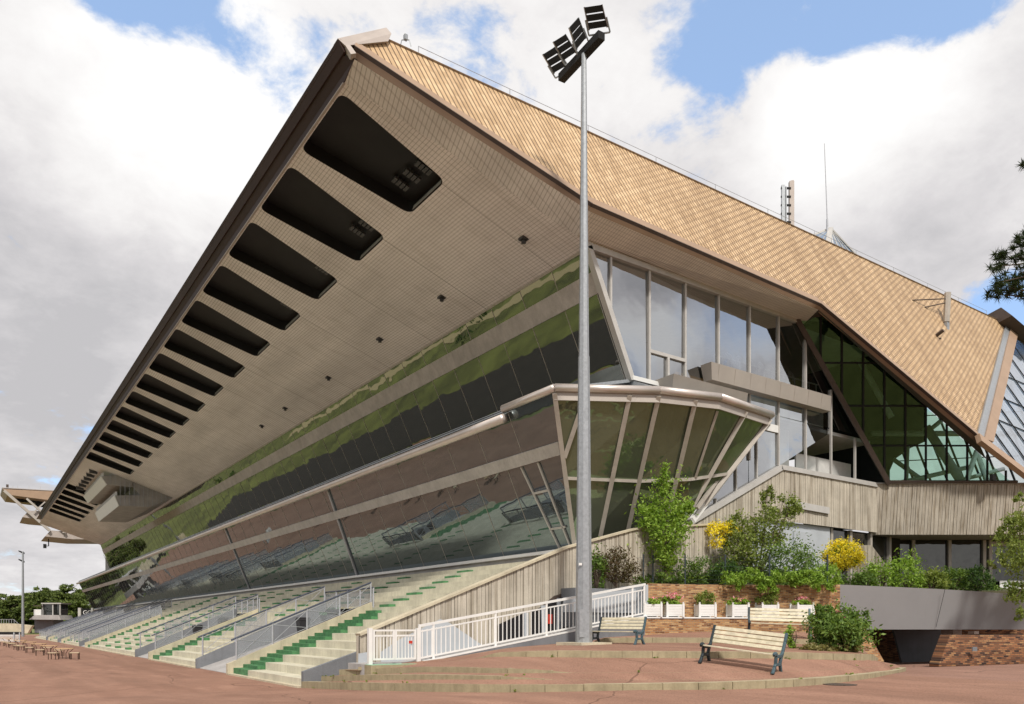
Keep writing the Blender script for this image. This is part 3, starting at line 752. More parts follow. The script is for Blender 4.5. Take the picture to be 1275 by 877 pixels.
# ---- ribbed concrete below the end windows
def ribs(mb, p0, p1, ztop, zbot, pitch=.17, depth=.10, seed=0, nrm=None, lean=0.):
    p0 = Vector(p0); p1 = Vector(p1); L = (p1 - p0).length; d = (p1 - p0) / L; n = nrm; rr = random.Random(seed)
    k = 0; s = 0.
    while s < L - .02:
        w = pitch * rr.choice((.7, 1., 1., 1.35)); e = min(L, s + w); dep = depth * rr.uniform(.55, 1.)
        gap = pitch * .13
        a, b = p0 + d * (s + gap), p0 + d * e
        za, zb = ztop(s + gap), ztop(e); ba, bb = zbot(s), zbot(e)
        q = [Vector((a.x, a.y, ba)) + n * lean * (za - ba) * -1, Vector((b.x, b.y, bb)) + n * lean * (zb - bb) * -1, Vector((b.x, b.y, zb)), Vector((a.x, a.y, za))]
        mb.prism([x + n * .0 for x in q], n * dep); s = e
    q0 = [Vector((p0.x, p0.y, zbot(0))) - n * lean * (ztop(0) - zbot(0)), Vector((p1.x, p1.y, zbot(L))) - n * lean * (ztop(L) - zbot(L))]
    # sheet behind the ribs, split where the top line bends
    K = 24
    for i in range(K):
        s0, s1 = L * i / K, L * (i + 1) / K; a, b = p0 + d * s0, p0 + d * s1
        la, lb = lean * (ztop(s0) - zbot(s0)), lean * (ztop(s1) - zbot(s1))
        mb.poly([Vector((a.x, a.y, zbot(s0))) - n * (.004 + la), Vector((b.x, b.y, zbot(s1))) - n * (.004 + lb), Vector((b.x, b.y, ztop(s1))) - n * .004, Vector((a.x, a.y, ztop(s0))) - n * .004])
mb = MB(); x0 = 28.8
ribs(mb, (x0, YE - .12, 0), (46.6, YE - .12, 0), lambda s: max(5., sill(max(29.9, x0 + s)) - .16), lambda s: (4.2 if x0 + s < 34.2 else 8.15), .19, .055, 3, Vector((0, -1, 0)))
mb.build('ribbed_wall', M['rib'], GS)
mb = MB(); mb.box((34.2, YE + .05, 4.), (41.8, YE + .2, 8.15)); mb.build('plaster_wall', M['lightgrey'], GS)
mb = MB(); mb.box((38.2, YE - .06, 4.2), (39.9, YE + .06, 7.7)); mb.build('service_door', M['lightgrey'], GS)
mb = MB(); mb.box((41.8, YE + .3, 4.), (50, YE + .4, 8.15)); mb.build('ground_floor_window', M['glass_dark'], GS)
for x in (42.0, 44.0, 46.2, 48.4):
    mb = MB(); mb.box((x, YE + .1, 4.), (x + .22, YE + .32, 8.15)); mb.build('window_post', M['frame'], GS)
mb = MB(); a = onY(980, 622, 26.7); b = onY(1033, 632, 26.7)
mb.prism([a, b, b - UP * .38, a - UP * .38], (0, .3, 0)); mb.build('wall_canopy', M['offwhite'], GS)
# ribbed fascia turned toward the forecourt under the green glass
dr = Vector((.8202, -.572, 0)); nd = Vector((-.572, -.8202, 0))
q0 = Vector((46.1, 27.0, 0)); mb = MB()
ribs(mb, q0, q0 + dr * 17., lambda s: 11.15, lambda s: 8.05, .2, .045, 5, nd, .12)
mb.build('ribbed_fascia', M['fasc_conc'], GS)
mb = MB(); mb.prism([q0 - nd * .4 + UP * 8.03, q0 + dr * 17 - nd * .4 + UP * 8.03, q0 + dr * 17 - nd * 5 + UP * 8.03, q0 - nd * 5 + UP * 8.03], (0, 0, .1)); mb.prism([q0 + UP * 11.15 + nd * .1, q0 + dr * 17 + UP * 11.15 + nd * .1, q0 + dr * 17 + UP * 11.15 - nd * .6, q0 + UP * 11.15 - nd * .6], (0, 0, .08)); mb.build('fascia_soffit', M['greyc'], GS)
# recessed dark glass under it
g0 = q0 - nd * 3.2; mb = MB()
mb.prism([g0 - dr * 3 + UP * 3.5, g0 + dr * 20 + UP * 3.5, g0 + dr * 20 + UP * 8.03, g0 - dr * 3 + UP * 8.03], -nd * .1); mb.build('ground_floor_window', M['glass_dark'], GS)
for s_ in (-.5, 1.9, 4.2, 6.6, 8.9, 9.3, 14.2, 16.6):
    mb = MB(); a = g0 + dr * s_ + nd * .1; mb.bar(a + UP * 3.5, a + UP * 8.0, .2, .2, up=nd); mb.build('window_post', M['frame'], GS)
mb = MB(); mb.bar(g0 + dr * 9.2 + UP * 7.75 + nd * .08, g0 + dr * 14.3 + UP * 7.75 + nd * .08, .16, .3); mb.build('window_post', M['frame'], GS)
mb = MB(); mb.prism([g0 + dr * 9.8 + UP * 3.6 + nd * .3, g0 + dr * 13.6 + UP * 3.6 + nd * .3, g0 + dr * 13.6 + UP * 5.3 + nd * .3, g0 + dr * 9.8 + UP * 5.3 + nd * .3], nd * .04); mb.build('white_screen', M['white'], GS)

# ---- leaning green glass of the atrium
gn0 = Vector((-.572, -.8202, 0)); base_d = 48.45
def GG(px, py):
    # plane: depth = 48.45 - (z - 11.2) * .518
    n = Vector((.572, .8202, .518)); return onP(px, py, n, base_d + 11.2 * .518)
cols = [1021.6, 1048, 1074.6, 1101, 1127, 1152.5, 1178.5, 1204, 1229, 1252]
def leftx(py): return 993 + (1105 - 993) * (py - 398) / 202.
def topy(px): return 386 + max(0, px - 1019) * (562 - 386) / (1224 - 1019) if px < 1224 else 556 + (px - 1224) * .86
rows_ = [452, 505.5, 555]
lastx = 1266
def gclip(q):
    q = clip_poly(q, lambda p: p[0] - leftx(p[1]))
    q = clip_poly(q, lambda p: p[1] - (390 + (p[0] - 1019) * .876))
    q = clip_poly(q, lambda p: p[1] - (386 - (1019 - p[0]) * -.45)) if True else q
    return q
xs = [985] + cols + [lastx]; ys_ = [380, 452, 505.5, 555, 600]
for i in range(len(xs) - 1):
    for j in range(4):
        q = gclip([(xs[i], ys_[j]), (xs[i + 1], ys_[j]), (xs[i + 1], ys_[j + 1]), (xs[i], ys_[j + 1])])
        if len(q) < 3: continue
        mb = MB(); mb.poly([GG(*p) for p in q]); mb.build('atrium_window', M['glass_green'], GS)
mb = MB(); on = Vector((-.572, -.8202, -.518)).normalized() * .03
for x in cols:
    yt = 386 + (x - 1019) * .8585 if x > 1019 else 390
    yb = min(600, 398 + (x - 993) * 202 / 112.)
    if yb - yt > 3: mb.bar(GG(x, yt) + on, GG(x, yb) + on, .10, .10, up=on)
for y in (452, 505.5, 555):
    xr = min(lastx, 1019 + (y - 386) / .8585); mb.bar(GG(leftx(y), y) + on, GG(xr, y) + on, .09, .09, up=on)
mb.build('atrium_mullions', M['black'], GS)
mb = MB(); mb.bar(GG(991, 397) + on * 3, GG(1106, 602) + on * 3, .28, .28, up=on); mb.build('atrium_edge', M['dbrown'], GS)
mb = MB(); mb.bar(GG(988, 391) + on * 2, GG(1023, 388) + on * 2, .5, .3, up=on); mb.bar(GG(1104, 599.5) + on * 2, GG(1266, 599.5) + on * 2, .14, .14, up=on); mb.build('atrium_frame', M['dbrown'], GS)
# inside the atrium: white trusses, glazed back slope with dark bars
for (a, b, r) in (((1153, 532, 54), (1201, 606, 53), .30), ((1108, 604, 53), (1210, 581, 54), .16), ((1202, 603, 52), (1216, 562, 54), .17), ((1230, 603, 52), (1216, 562, 54), .17), ((1152, 540, 55), (1182, 516, 57), .16),
                  ((1128, 604, 54), (1130, 555, 55), .14), ((1200, 597, 54), (1250, 584, 54), .14), ((1060, 430, 54), (1110, 520, 54), .2), ((1085, 540, 57), (1300, 540, 57), .2), ((1112, 572, 57), (1160, 606, 56), .16)):
    mb = MB(); mb.tube(W(*a), W(*b), r, n=10); mb.build('atrium_truss', M['truss'], GS, smooth=True)
bd = 62.; mb = MB(); mb.poly([W(1100, 640, bd), W(1420, 640, bd), W(1420, 470, bd + 6), W(1100, 470, bd + 6)]); mb.build('atrium_back_glazing', M['glass_back'], GS)
mb = MB()
for k in range(14): mb.bar(W(1090 + k * 21, 478, bd + 5.4), W(1150 + k * 21, 630, bd - .2), .12, .12)
for y in (520, 575): mb.bar(W(1100, y, bd + 2), W(1420, y - 14, bd + 2), .07, .07)
mb.build('atrium_back_bars', M['black'], GS)
mb = MB(); mb.poly([W(1000, 660, 59), W(1108, 660, 59), W(1108, 586, 59), W(1114, 572, 59), W(1134, 558, 59), W(1152, 550, 59), W(1154, 505, 59), W(1154, 380, 59), W(1000, 380, 59)]); mb.build('atrium_dark_sheet', M['void'], GS)  # black sheet added to darken the inside, cut along the bright part
mb = MB(); mb.poly([P3 - tn * .35, P4 - tn * .35, RB - tn * .35, RA - tn * .35, P2 - tn * .35]); mb.build('roof_lining', M['void'], GS)
mb = MB(); a = W(1236, 593, 47.6); mb.box((a.x - .2, a.y - .1, a.z - .28), (a.x + .25, a.y + .1, a.z + .1)); mb.build('floodlight', M['black'], GS)

# ---- commentary box hung below the soffit
YB0, YB1 = 112.6, 131.5
def BX(px, py): v = onY(px, py, YB0); return (v.x, v.z)
side = [BX(127, 588), BX(133.7, 603.5), BX(152, 607), BX(150, 614), BX(143, 618), BX(148.7, 630), BX(186.4, 631.5)]
box = MB()
up_tray = [BX(126.8, 593.5), BX(133.7, 603.5), BX(165, 606.5), BX(165, 590)]
low_tray = [BX(143.5, 617), BX(148.7, 630), BX(186.4, 631.5), BX(200, 622), BX(176, 617)]
backp = [BX(165, 588), BX(166, 606.5), BX(176, 618), BX(188, 631), BX(219.5, 618.3)]
cb = thing('commentary_box', (0, 0, 0)); cb.parent = GS; cb.matrix_parent_inverse = Matrix.Translation(-origin(GS))
bpy.data.objects.remove(cb)
def along(poly): return [Vector((x, YB0, z)) for x, z in poly]
mb = MB(); mb.prism(along(up_tray), (0, YB1 - YB0, 0)); mb.prism(along(low_tray), (0, YB1 - YB0, 0)); mb.prism([p + Vector((0, .06, 0)) for p in along(backp)], (0, YB1 - YB0 - .1, 0))
cbx = mb.build('commentary_box', M['greyc'], GS)
mb = MB()
for (pa, pb) in ((up_tray[0], up_tray[1]), (low_tray[0], low_tray[1])):
    mb.prism([Vector((pa[0] - .03, YB0 - .02, pa[1])), Vector((pb[0] - .03, YB0 - .02, pb[1])), Vector((pb[0] - .03, YB1, pb[1])), Vector((pa[0] - .03, YB1, pa[1]))], (-.08, 0, -.03))
f1 = mb.build('tray_front', M['white'], GS)
mb = MB()
for k in range(19):
    y = YB0 + .4 + k * 1.0
    for pa in (up_tray[0], low_tray[0]): mb.bar((pa[0] + .15, y, pa[1] - .05), (pa[0] + .15, y, pa[1] + .55), .3, .08)
f2 = mb.build('window_posts', M['offwhite'], GS)
mb = MB()
for k in range(14):
    f_ = k / 13.; x = lerp(up_tray[1][0] + .4, 22.3, f_)
    zt = S(x) - .05; zb = lerp(low_tray[1][1] + .1, S(22.6) - .6, max(0, (x - 19.5) / 3.)) if x > 16 else up_tray[1][1] + .15
    mb.bar((x, YB0 - .03, zb), (x, YB0 - .03, zt), .03, .05)
f3 = mb.build('side_ribs', M['steel'], GS)
for o in (f1, f2, f3):
    o.parent = cbx; 
# spotlights between the two groups of openings
for k in range(6):
    mb = MB(); c = SP(13.0, 115.5 + k * 3.) - UP * .3; mb.bar(c, c + Vector((.9, 0, -.1)), .5, .35); mb.tube(c + UP * .3, c, .06, n=6); mb.build('soffit_spotlight', M['louvre'], GS)
for (px, py) in ((652, 297), (550, 370), (473, 422), (409, 470), (355, 508), (326, 530)):
    r_ = ray(px, py); dd = (19.49 + .337 * 23 - EYE) / (r_.z + .337 * r_.x); c = CAM + r_ * dd
    mb = MB(); mb.box((c.x - .18, c.y - .18, c.z - .08), (c.x + .18, c.y + .18, c.z + .02)); mb.tube(c - UP * .05, c - UP * .22, .09, .12, n=8); mb.build('soffit_camera', M['louvre'], GS)

# ------------------------------------------------------------------ far pavilion beyond the stand
PV = thing('pavilion', (18, 205, 12.9), 0, 'distant cantilevered pavilion with brown roof band and open balconies beyond the grandstand', 'pavilion')
YP = 196.
def PVp(px, py, y=YP): return onY(px, py, y)
mb = MB(); mb.prism([PVp(3, 608), PVp(9, 616), PVp(62, 623), PVp(75, 612)], (0, 12, 0)); mb.build('roof', M['lip'], PV)
mb = MB(); mb.prism([PVp(2.5, 607), PVp(75, 611.3), PVp(75, 612.5), PVp(3.5, 609)], (0, 12, 0)); mb.build('roof_edge', M['cap'], PV)
mb = MB(); mb.prism([PVp(28, 644), PVp(36, 636), PVp(70, 637), PVp(105, 647), PVp(105, 652), PVp(40, 646)], (0, 12, 0)); mb.build('balcony', M['cap'], PV)
mb = MB(); mb.prism([PVp(56, 668), PVp(63, 660.5), PVp(110, 664), PVp(140, 668), PVp(138, 672), PVp(90, 671.5)], (0, 12, 0)); mb.build('balcony', M['cap'], PV)
for (a, b, w) in (((5, 611), (62, 661), .55), ((33, 621), (82, 664), .4), ((56, 625), (40, 640), .25), ((80, 648), (80, 664), .5), ((95, 650), (118, 665), .35), ((60, 646), (122, 666), .3)):
    mb = MB(); mb.bar(PVp(*a, YP - .5), PVp(*b, YP - .5), w, w); mb.build('truss_member', M['panel'], PV)
for (a, b) in (((17, 621), (33, 622)), ((20, 625), (40, 626)), ((40, 626), (56, 627)), ((44, 631), (57, 632)), ((48, 649), (74, 651)), ((60, 656), (84, 657))):
    mb = MB(); p, q = PVp(*a, YP + 4), PVp(*b, YP + 4); mb.prism([p, q, q + UP * .9, p + UP * .9], (0, .3, 0)); mb.build('louvre', M['black'], PV)
for (a, b) in (((84, 652), (90, 663)), ((92, 655), (101, 664)), ((103, 657), (112, 665))):
    mb = MB(); p, q = PVp(*a, YP + 3), PVp(*b, YP + 3); mb.prism([p, Vector((q.x, q.y, p.z)), q, Vector((p.x, p.y, q.z))], (0, 2, 0)); mb.build('window', M['glass_dark'], PV)
mb = MB(); mb.box((27, 198, 12.), (38, 210, 26)); mb.build('core', M['greyc'], PV)
mb = MB(); a = PVp(60.5, 671, YP + 1); mb.bar(a, a - UP * 1.6, .15, .15); mb.bar(a - UP * 1.6, a - UP * 1.6 + Vector((-.8, 0, 0)), .12, .12); mb.box((a.x - 1., a.y - .2, a.z - 2.1), (a.x - .4, a.y + .2, a.z - 1.2)); mb.build('camera_bracket', M['black'], PV)
mb = MB(); a = PVp(9, 607, YP + 1); mb.box((a.x - .2, a.y - .2, a.z), (a.x + .25, a.y + .2, a.z + .6)); mb.build('roof_lamp', M['dbrown'], PV)
mb = MB()
for px in (16, 22, 36, 50): a = PVp(px, 608.5 + px * .05, YP + 2); mb.bar(a, a + UP * random.uniform(.6, 1.0), .05, .05)
mb.build('roof_rods', M['offwhite'], PV)

# ------------------------------------------------------------------ terraces of the stand
TR = .8; RH = .33; X0 = 10.36; NT = 17
tz = lambda k: RH * (k + 1)
bays = [(28.6, 38.2), (45., 58.), (64., 93.7), (100., 119.4), (126., 140.), (146., 172.)]
passes = [(38.2, 45.), (58., 64.), (93.7, 100.), (119.4, 126.), (140., 146.)]
ST = thing('stand_terrace', (17, 100, 0), 0, 'beige concrete stepped standing terrace with green painted aisle steps in front of the glass', 'terrace')
mb = MB()
KM = 9
for k in range(NT):
    xa, xb = X0 + TR * k, X0 + TR * (k + 1)
    segs = bays if k < KM else [(26.2, 172.)]
    for (ya, yb) in segs:
        if ya == 28.6 and k >= 3: ya = 26.25
        mb.poly([(xa, ya, tz(k) - RH), (xa, yb, tz(k) - RH), (xa, yb, tz(k)), (xa, ya, tz(k))], 0)
        mb.poly([(xa, ya, tz(k)), (xa, yb, tz(k)), (xb, yb, tz(k)), (xb, ya, tz(k))], 0)
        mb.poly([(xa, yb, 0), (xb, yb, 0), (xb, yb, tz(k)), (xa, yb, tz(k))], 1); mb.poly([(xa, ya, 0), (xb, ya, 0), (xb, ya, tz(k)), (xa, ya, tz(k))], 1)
for (ya, yb) in passes:
    xe = X0 + TR * KM
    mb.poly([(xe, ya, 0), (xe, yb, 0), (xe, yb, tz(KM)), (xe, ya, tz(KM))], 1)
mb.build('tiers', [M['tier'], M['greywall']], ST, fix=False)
# a thin bottom plinth
for (ya, yb) in bays: mb = MB(); mb.box((X0 - .25, ya, -.1), (X0 - .003, yb, .07)); mb.build('plinth', M['tierwall'], ST)
for (ya, yb) in passes:
    xe = X0 + TR * KM; zl = lambda x: .62 + (x - X0) * RH / TR
    # flank walls: beige coping on the near side, grey wall on the far side
    w = MB(); w.prism([(X0 - .25, ya - .02, 0), (xe, ya - .02, 0), (xe, ya - .02, zl(xe)), (X0 - .25, ya - .02, zl(X0 - .25))], (0, .24, 0)); w.build('coping_wall', M['tierwall'], ST)
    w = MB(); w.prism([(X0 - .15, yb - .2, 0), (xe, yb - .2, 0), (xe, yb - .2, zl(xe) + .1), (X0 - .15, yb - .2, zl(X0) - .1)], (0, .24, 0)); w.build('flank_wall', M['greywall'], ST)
    w = MB(); w.prism([(X0, ya + .2, .02), (xe, ya + .2, 2.4), (xe, yb - .2, 2.4), (X0, yb - .2, .02)], (0, 0, -.1)); w.build('passage_ramp', M['greyc'], ST)
# near flank
w = MB(); w.prism([(X0 - .1, 28.35, -.1), (12.75, 28.35, -.1), (12.75, 28.35, 1.42), (X0 - .1, 28.35, .62)], (0, .22, 0)); w.build('flank_wall', M['greywall'], ST)
# green aisles: half steps on every tier, painted treads and risers
def aisle(y, w, k0, k1, full):
    a = MB()
    for k in range(k0, k1):
        xa = X0 + TR * k; z0 = tz(k) - RH
        if k > 0: a.box((xa - TR * .45, y, z0 + .003), (xa - .004, y + w, z0 + RH * .5))
        if full:
            a.box((xa - .005, y, z0), (xa + TR - .41 * TR, y + w, tz(k) + .004))
    a.build('aisle_steps', M['green'], ST)
aisle(35.75, 2.3, 0, KM, True); aisle(37., 1.2, KM, NT, False); aisle(30.6, 1.2, KM, NT, False); aisle(44.5, 1.2, KM, NT, False)
aisle(55.7, 2.2, 0, KM, True); aisle(52., 1.1, KM, NT, False); aisle(60, 1.1, KM, NT, False)
for y in (66.5, 71.5, 77., 83.): aisle(y, 1.0, 1, NT, False)
aisle(91.6, 1.8, 0, NT, True); aisle(117.4, 1.8, 0, KM, True); aisle(138., 1.8, 0, KM, True); aisle(108, 1.1, 1, NT, False)

# railings
def rail(y, x0, x1, zf, label, group, hgt=1.05, step=1.75, infill=False, mate=None):
    L = thing('metal_railing', (x0, y, zf(x0)), 0, label, 'railing', group)
    n = max(1, round((x1 - x0) / step)); X = [lerp(x0, x1, i / n) for i in range(n + 1)]
    for x in X:
        mb = MB(); mb.bar((x, y, zf(x) - .05), (x, y, zf(x) + hgt), .07, .07); mb.build('post', M['steel'], L)
    mb = MB(); mb.tube((x0 - .25, y, zf(x0 - .25) + hgt), (x1, y, zf(x1) + hgt), .045, n=8); mb.build('handrail', M['rail'], L)
    mb = MB()
    for a, b in zip(X, X[1:]):
        mb.bar((a, y, zf(a) + .1), (b, y, zf(b) + hgt - .08), .025, .025); mb.bar((a, y, zf(a) + hgt - .08), (b, y, zf(b) + .1), .025, .025)
        mb.bar((a, y, zf(a) + .08), (b, y, zf(b) + .08), .03, .03); mb.bar((a, y, zf(a) + hgt - .1), (b, y, zf(b) + hgt - .1), .03, .03)
    mb.build('bracing', M['steel'], L)
    if infill:
        for i in infill:
            if i < n:
                a, b = X[i], X[i + 1]; mb = MB(); mb.prism([(a + .05, y, zf(a) + .12), (b - .05, y, zf(b) + .12), (b - .05, y, zf(b) + hgt - .12), (a + .05, y, zf(a) + hgt - .12)], (0, .012, 0)); mb.build('infill_panel', M['mesh'], L)
    return L
def xrail(x, y0, y1, z, label, group, hgt=1.05):
    L = thing('metal_railing', (x, y0, z), 0, label, 'railing', group)
    n = max(1, round((y1 - y0) / 1.7)); Y = [lerp(y0, y1, i / n) for i in range(n + 1)]
    for y in Y: mb = MB(); mb.bar((x, y, z), (x, y, z + hgt), .07, .07); mb.build('post', M['steel'], L)
    mb = MB(); mb.tube((x, y0, z + hgt), (x, y1, z + hgt), .045, n=8); mb.build('handrail', M['rail'], L)
    mb = MB(); mb.prism([(x + .02, y0, z + .1), (x + .02, y1, z + .1), (x + .02, y1, z + hgt - .1), (x + .02, y0, z + hgt - .1)], (.012, 0, 0)); mb.build('infill_panel', M['mesh'], L)
    return L
zc = lambda x: .62 + (x - X0) * RH / TR
xe = X0 + TR * KM
ordn = ['nearest', 'second', 'third', 'fourth', 'fifth']
for i, (ya, yb) in enumerate(passes):
    w_ = ['of the nearest passage', 'of the second passage', 'of the third passage', 'of the fourth passage', 'of the farthest passage'][i]
    rail(ya + .1, X0 + .2, xe, zc, f'sloping grey railing on the beige coping at the near side {w_}', 'railings of the terrace passages', infill=(0, 2) if i < 2 else (0, 1, 2, 3))
    rail(yb - .1, X0 + .2, xe, lambda x: zc(x) + .05, f'sloping grey railing on the grey flank wall at the far side {w_}', 'railings of the terrace passages', infill=(1,) if i < 2 else (0, 1, 2))
    xrail(xe + .1, ya, yb, tz(KM), f'level grey railing across the upper end {w_}', 'railings of the terrace passages')
for j, y in enumerate((104., 108.5, 113., 130., 134., 149., 153., 157., 161., 165.)):
    rail(y, X0 + .2, xe + 3.2, lambda x: RH + (x - X0) * RH / TR, 'grey sloping railing running up the tiers in the crowded far part of the terrace', 'railings up the far tiers', step=2.3, infill=(0, 1, 2, 3, 4))
# waste bins in the passages
def bin_(x, y, z, label):
    t = thing('waste_bin', (x, y, z), 0, label, 'bin', 'black bins in the terrace passages')
    mb = MB(); mb.prism([(x - .24, y - .24, z), (x + .24, y - .24, z), (x + .24, y + .24, z), (x - .24, y + .24, z)], (0, 0, .02)); 
    V = [(x + sx * (.22 if h == 0 else .31), y + sy * (.22 if h == 0 else .31), z + h) for h in (0, .95) for sx, sy in ((-1, -1), (1, -1), (1, 1), (-1, 1))]
    mb.arr(V, [(0, 1, 5, 4), (1, 2, 6, 5), (2, 3, 7, 6), (3, 0, 4, 7)]); mb.build('body', M['bin'], t)
    mb = MB(); mb.box((x - .34, y - .34, z + .95), (x + .34, y + .34, z + 1.05)); mb.box((x - .3, y - .3, z + 1.05), (x + .3, y + .3, z + 1.12)); mb.build('lid', M['bin'], t, bevel=.02)
zr = lambda x: .02 + (x - X0) * 2.38 / 7.2
bin_(15.4, 42.6, zr(15.4), 'black waste bin between the two railings of the nearest passage')
bin_(14.2, 62.0, zr(14.2), 'black waste bin lower on the ramp of the second passage')
bin_(15.9, 61.4, zr(15.9), 'black waste bin higher on the ramp of the second passage')

# ------------------------------------------------------------------ ribbed end wall with ramp, railing and gate
wall = thing('ribbed_ramp_wall', (20, 26, 0), 0, 'beige ribbed concrete wall with sloping top along the white railed ramp', 'wall')
wtop = [(11.45, 1.98), (20.96, 5.65), (24.96, 6.72), (30.0, 7.3)]
def wt(x):
    for (a, za), (b, zb) in zip(wtop, wtop[1:]):
        if x <= b: return lerp(za, zb, (x - a) / (b - a))
    return wtop[-1][1]
mb = MB(); ribs(mb, (11.45, 26.0, 0), (30.0, 26.0, 0), lambda s: wt(11.45 + s), lambda s: .3, .2, .06, 9, Vector((0, -1, 0)))
mb.prism([(11.45, 26.004, .3), (30, 26.004, .3), (30, 26.004, wt(30)), (24.96, 26.004, 6.72), (20.96, 26.004, 5.65), (11.45, 26.004, 1.98)], (0, .22, 0)); mb.build('ribs', M['rib'], wall)
mb = MB()
for (a, za), (b, zb) in zip(wtop, wtop[1:]): mb.bar((a, 26.08, za + .04), (b, 26.08, zb + .04), .42, .09)
mb.build('coping', M['tierwall'], wall)
def wallpoly(pts, y, name, mat, th=.02):
    mb = MB(); mb.prism([onY(a, b, y) for a, b in pts], (0, -th, 0)); return mb.build(name, mat, wall)
wallpoly([(474, 812), (498, 796), (548, 771), (560, 776), (604, 806), (560, 822), (474, 826)], 25.905, 'grey_paint_patch', M['lightgrey'])
wallpoly([(446, 814), (458, 812), (458, 834), (446, 836)], 25.905, 'grey_paint_patch', M['lightgrey'])
wallpoly([(620, 778), (653, 763), (654, 800), (620, 806)], 25.9, 'vent_opening', M['void'])
dp = wallpoly([(662, 762), (701, 742), (699, 786), (662, 796)], 25.9, 'doorway', M['void'])
for (a, b) in (((676, 754), (677, 792)), ((696, 745), (695, 787)), ((655, 763), (655, 800))):
    mb = MB(); mb.bar(onY(*a, 25.86), onY(*b, 25.86), .2, .06, up=(0, -1, 0)); mb.build('door_frame', M['lightgrey'], wall)
mb = MB(); c = onY(684.5, 771, 25.85); mb.tube(c - UP * .2, c + UP * .2, .11, n=10); mb.build('fire_extinguisher', M['red'], wall)
mb = MB(); mb.poly([onY(690, 742, 25.9)] * 1 + [onY(701, 739, 25.9), onY(701, 744, 25.9), onY(668, 760, 25.9)]); mb.build('door_hood', M['dbrown'], wall)

RY = 24.3
def rz(x): return 1.03 if x < 12.95 else 1.03 + (x - 12.95) * (2.72 - 1.03) / (23.9 - 12.95)
mb = MB(); mb.prism([(12.6, RY - .12, .4), (24., RY - .12, .4), (24., RY - .12, rz(24) + .03), (12.95, RY - .12, 1.06), (12.6, RY - .12, 1.04)], (0, .24, 0))
rw = mb.build('ramp_wall', M['greywall']); tag(rw, 'low grey painted ramp wall under the long white railing', 'wall')
mb = MB(); mb.prism([(12.95, RY + .13, 1.03), (24, RY + .13, rz(24)), (24, 25.9, rz(24)), (12.95, 25.9, 1.03)], (0, 0, -.15)); mb.prism([(11.0, RY + .1, 1.03), (12.95, RY + .1, 1.03), (12.95, 25.9, 1.03), (11.0, 25.9, 1.03)], (0, 0, -.6)); rp = mb.build('ramp', M['greyc']); tag(rp, 'concrete access ramp rising behind the white railing', 'ramp', kind='structure')
mb = MB(); mb.box((10.95, RY - .42, .5), (13.0, RY + .1, 1.02), 1); mb.box((10.98, RY - .38, 1.021), (13.0, RY + .1, 1.035), 0); o = mb.build('landing_paint', [M['palegreen'], M['kerb']]); tag(o, 'stone landing with pale green paint at the foot of the white gate', 'paving', kind='structure')
RL = thing('ramp_railing', (13, RY, 1.03), 0, 'long white picket railing rising along the ramp beside the lamp mast', 'railing')
zt = lambda x: rz(x) + .1
H = 1.25
mb = MB(); mb.bar((12.95, RY, zt(12.95) + H - .05), (23.95, RY, zt(23.95) + H + .05), .09, .09); mb.bar((12.95, RY, zt(12.95) + H - .25), (23.95, RY, zt(23.95) + H - .18), .05, .05); mb.build('top_rail', M['white'], RL)
mb = MB(); mb.bar((12.95, RY, zt(12.95) + .06), (23.95, RY, zt(23.95) + .06), .05, .06); mb.bar((12.95, RY, zt(12.95) - .07), (23.95, RY, zt(23.95) - .07), .26, .05); mb.build('bottom_rail', M['white'], RL)
mb = MB(); x = 13.1
while x < 23.9: mb.bar((x, RY, zt(x) + .06), (x, RY, zt(x) + H - .2), .035, .035); x += .19
mb.build('pickets', M['white'], RL)
for x in (13.0, 13.55, 16.2, 18.6, 20.9, 23.2, 23.9):
    mb = MB(); mb.bar((x, RY, zt(x) - .1), (x, RY, zt(x) + H), .08, .08); mb.build('post', M['white'], RL)
mb = MB(); mb.prism([(23.97, RY - .02, 2.6), (24.12, RY - .02, 2.6), (24.12, RY - .02, 4.12), (23.97, RY - .02, 4.05)], (0, 1.7, 0)); mb.build('end_panel', M['lightgrey'], RL)
mb = MB(); mb.prism([(20, RY + .6, 2.9), (24, RY + .6, 2.9), (24, RY + .6, 3.95), (20, RY + .6, 3.5)], (0, .1, 0)); mb.build('back_panel', M['lightgrey'], RL)
GT = thing('gate', (11.1, RY, 1.06), 0, 'double leaf white metal gate at the foot of the ramp', 'gate')
for x in (11.1, 12.93):
    mb = MB(); mb.bar((x, RY, .95), (x, RY, 2.26), .14, .14, up=(0, -1, 0)); mb.build('gate_post', M['white'], GT)
for (a, b) in ((11.24, 11.98), (12.06, 12.8)):
    mb = MB()
    for z in (1.2, 2.0, 2.18): mb.bar((a, RY, z), (b, RY, z), .06, .06)
    for x in (a, b): mb.bar((x, RY, 1.17), (x, RY, 2.21), .07, .07, up=(0, -1, 0))
    lf = mb.build('gate_leaf', M['white'], GT)
    mb = MB()
    for i in range(1, 6): x = lerp(a, b, i / 6); mb.bar((x, RY, 1.2), (x, RY, 2.0), .03, .03)
    ob = mb.build('bars', M['white'], GT); ob.parent = lf
mb = MB(); mb.box((12.55, RY - .06, 1.72), (12.68, RY - .04, 1.82)); mb.build('tag', M['red'], GT)

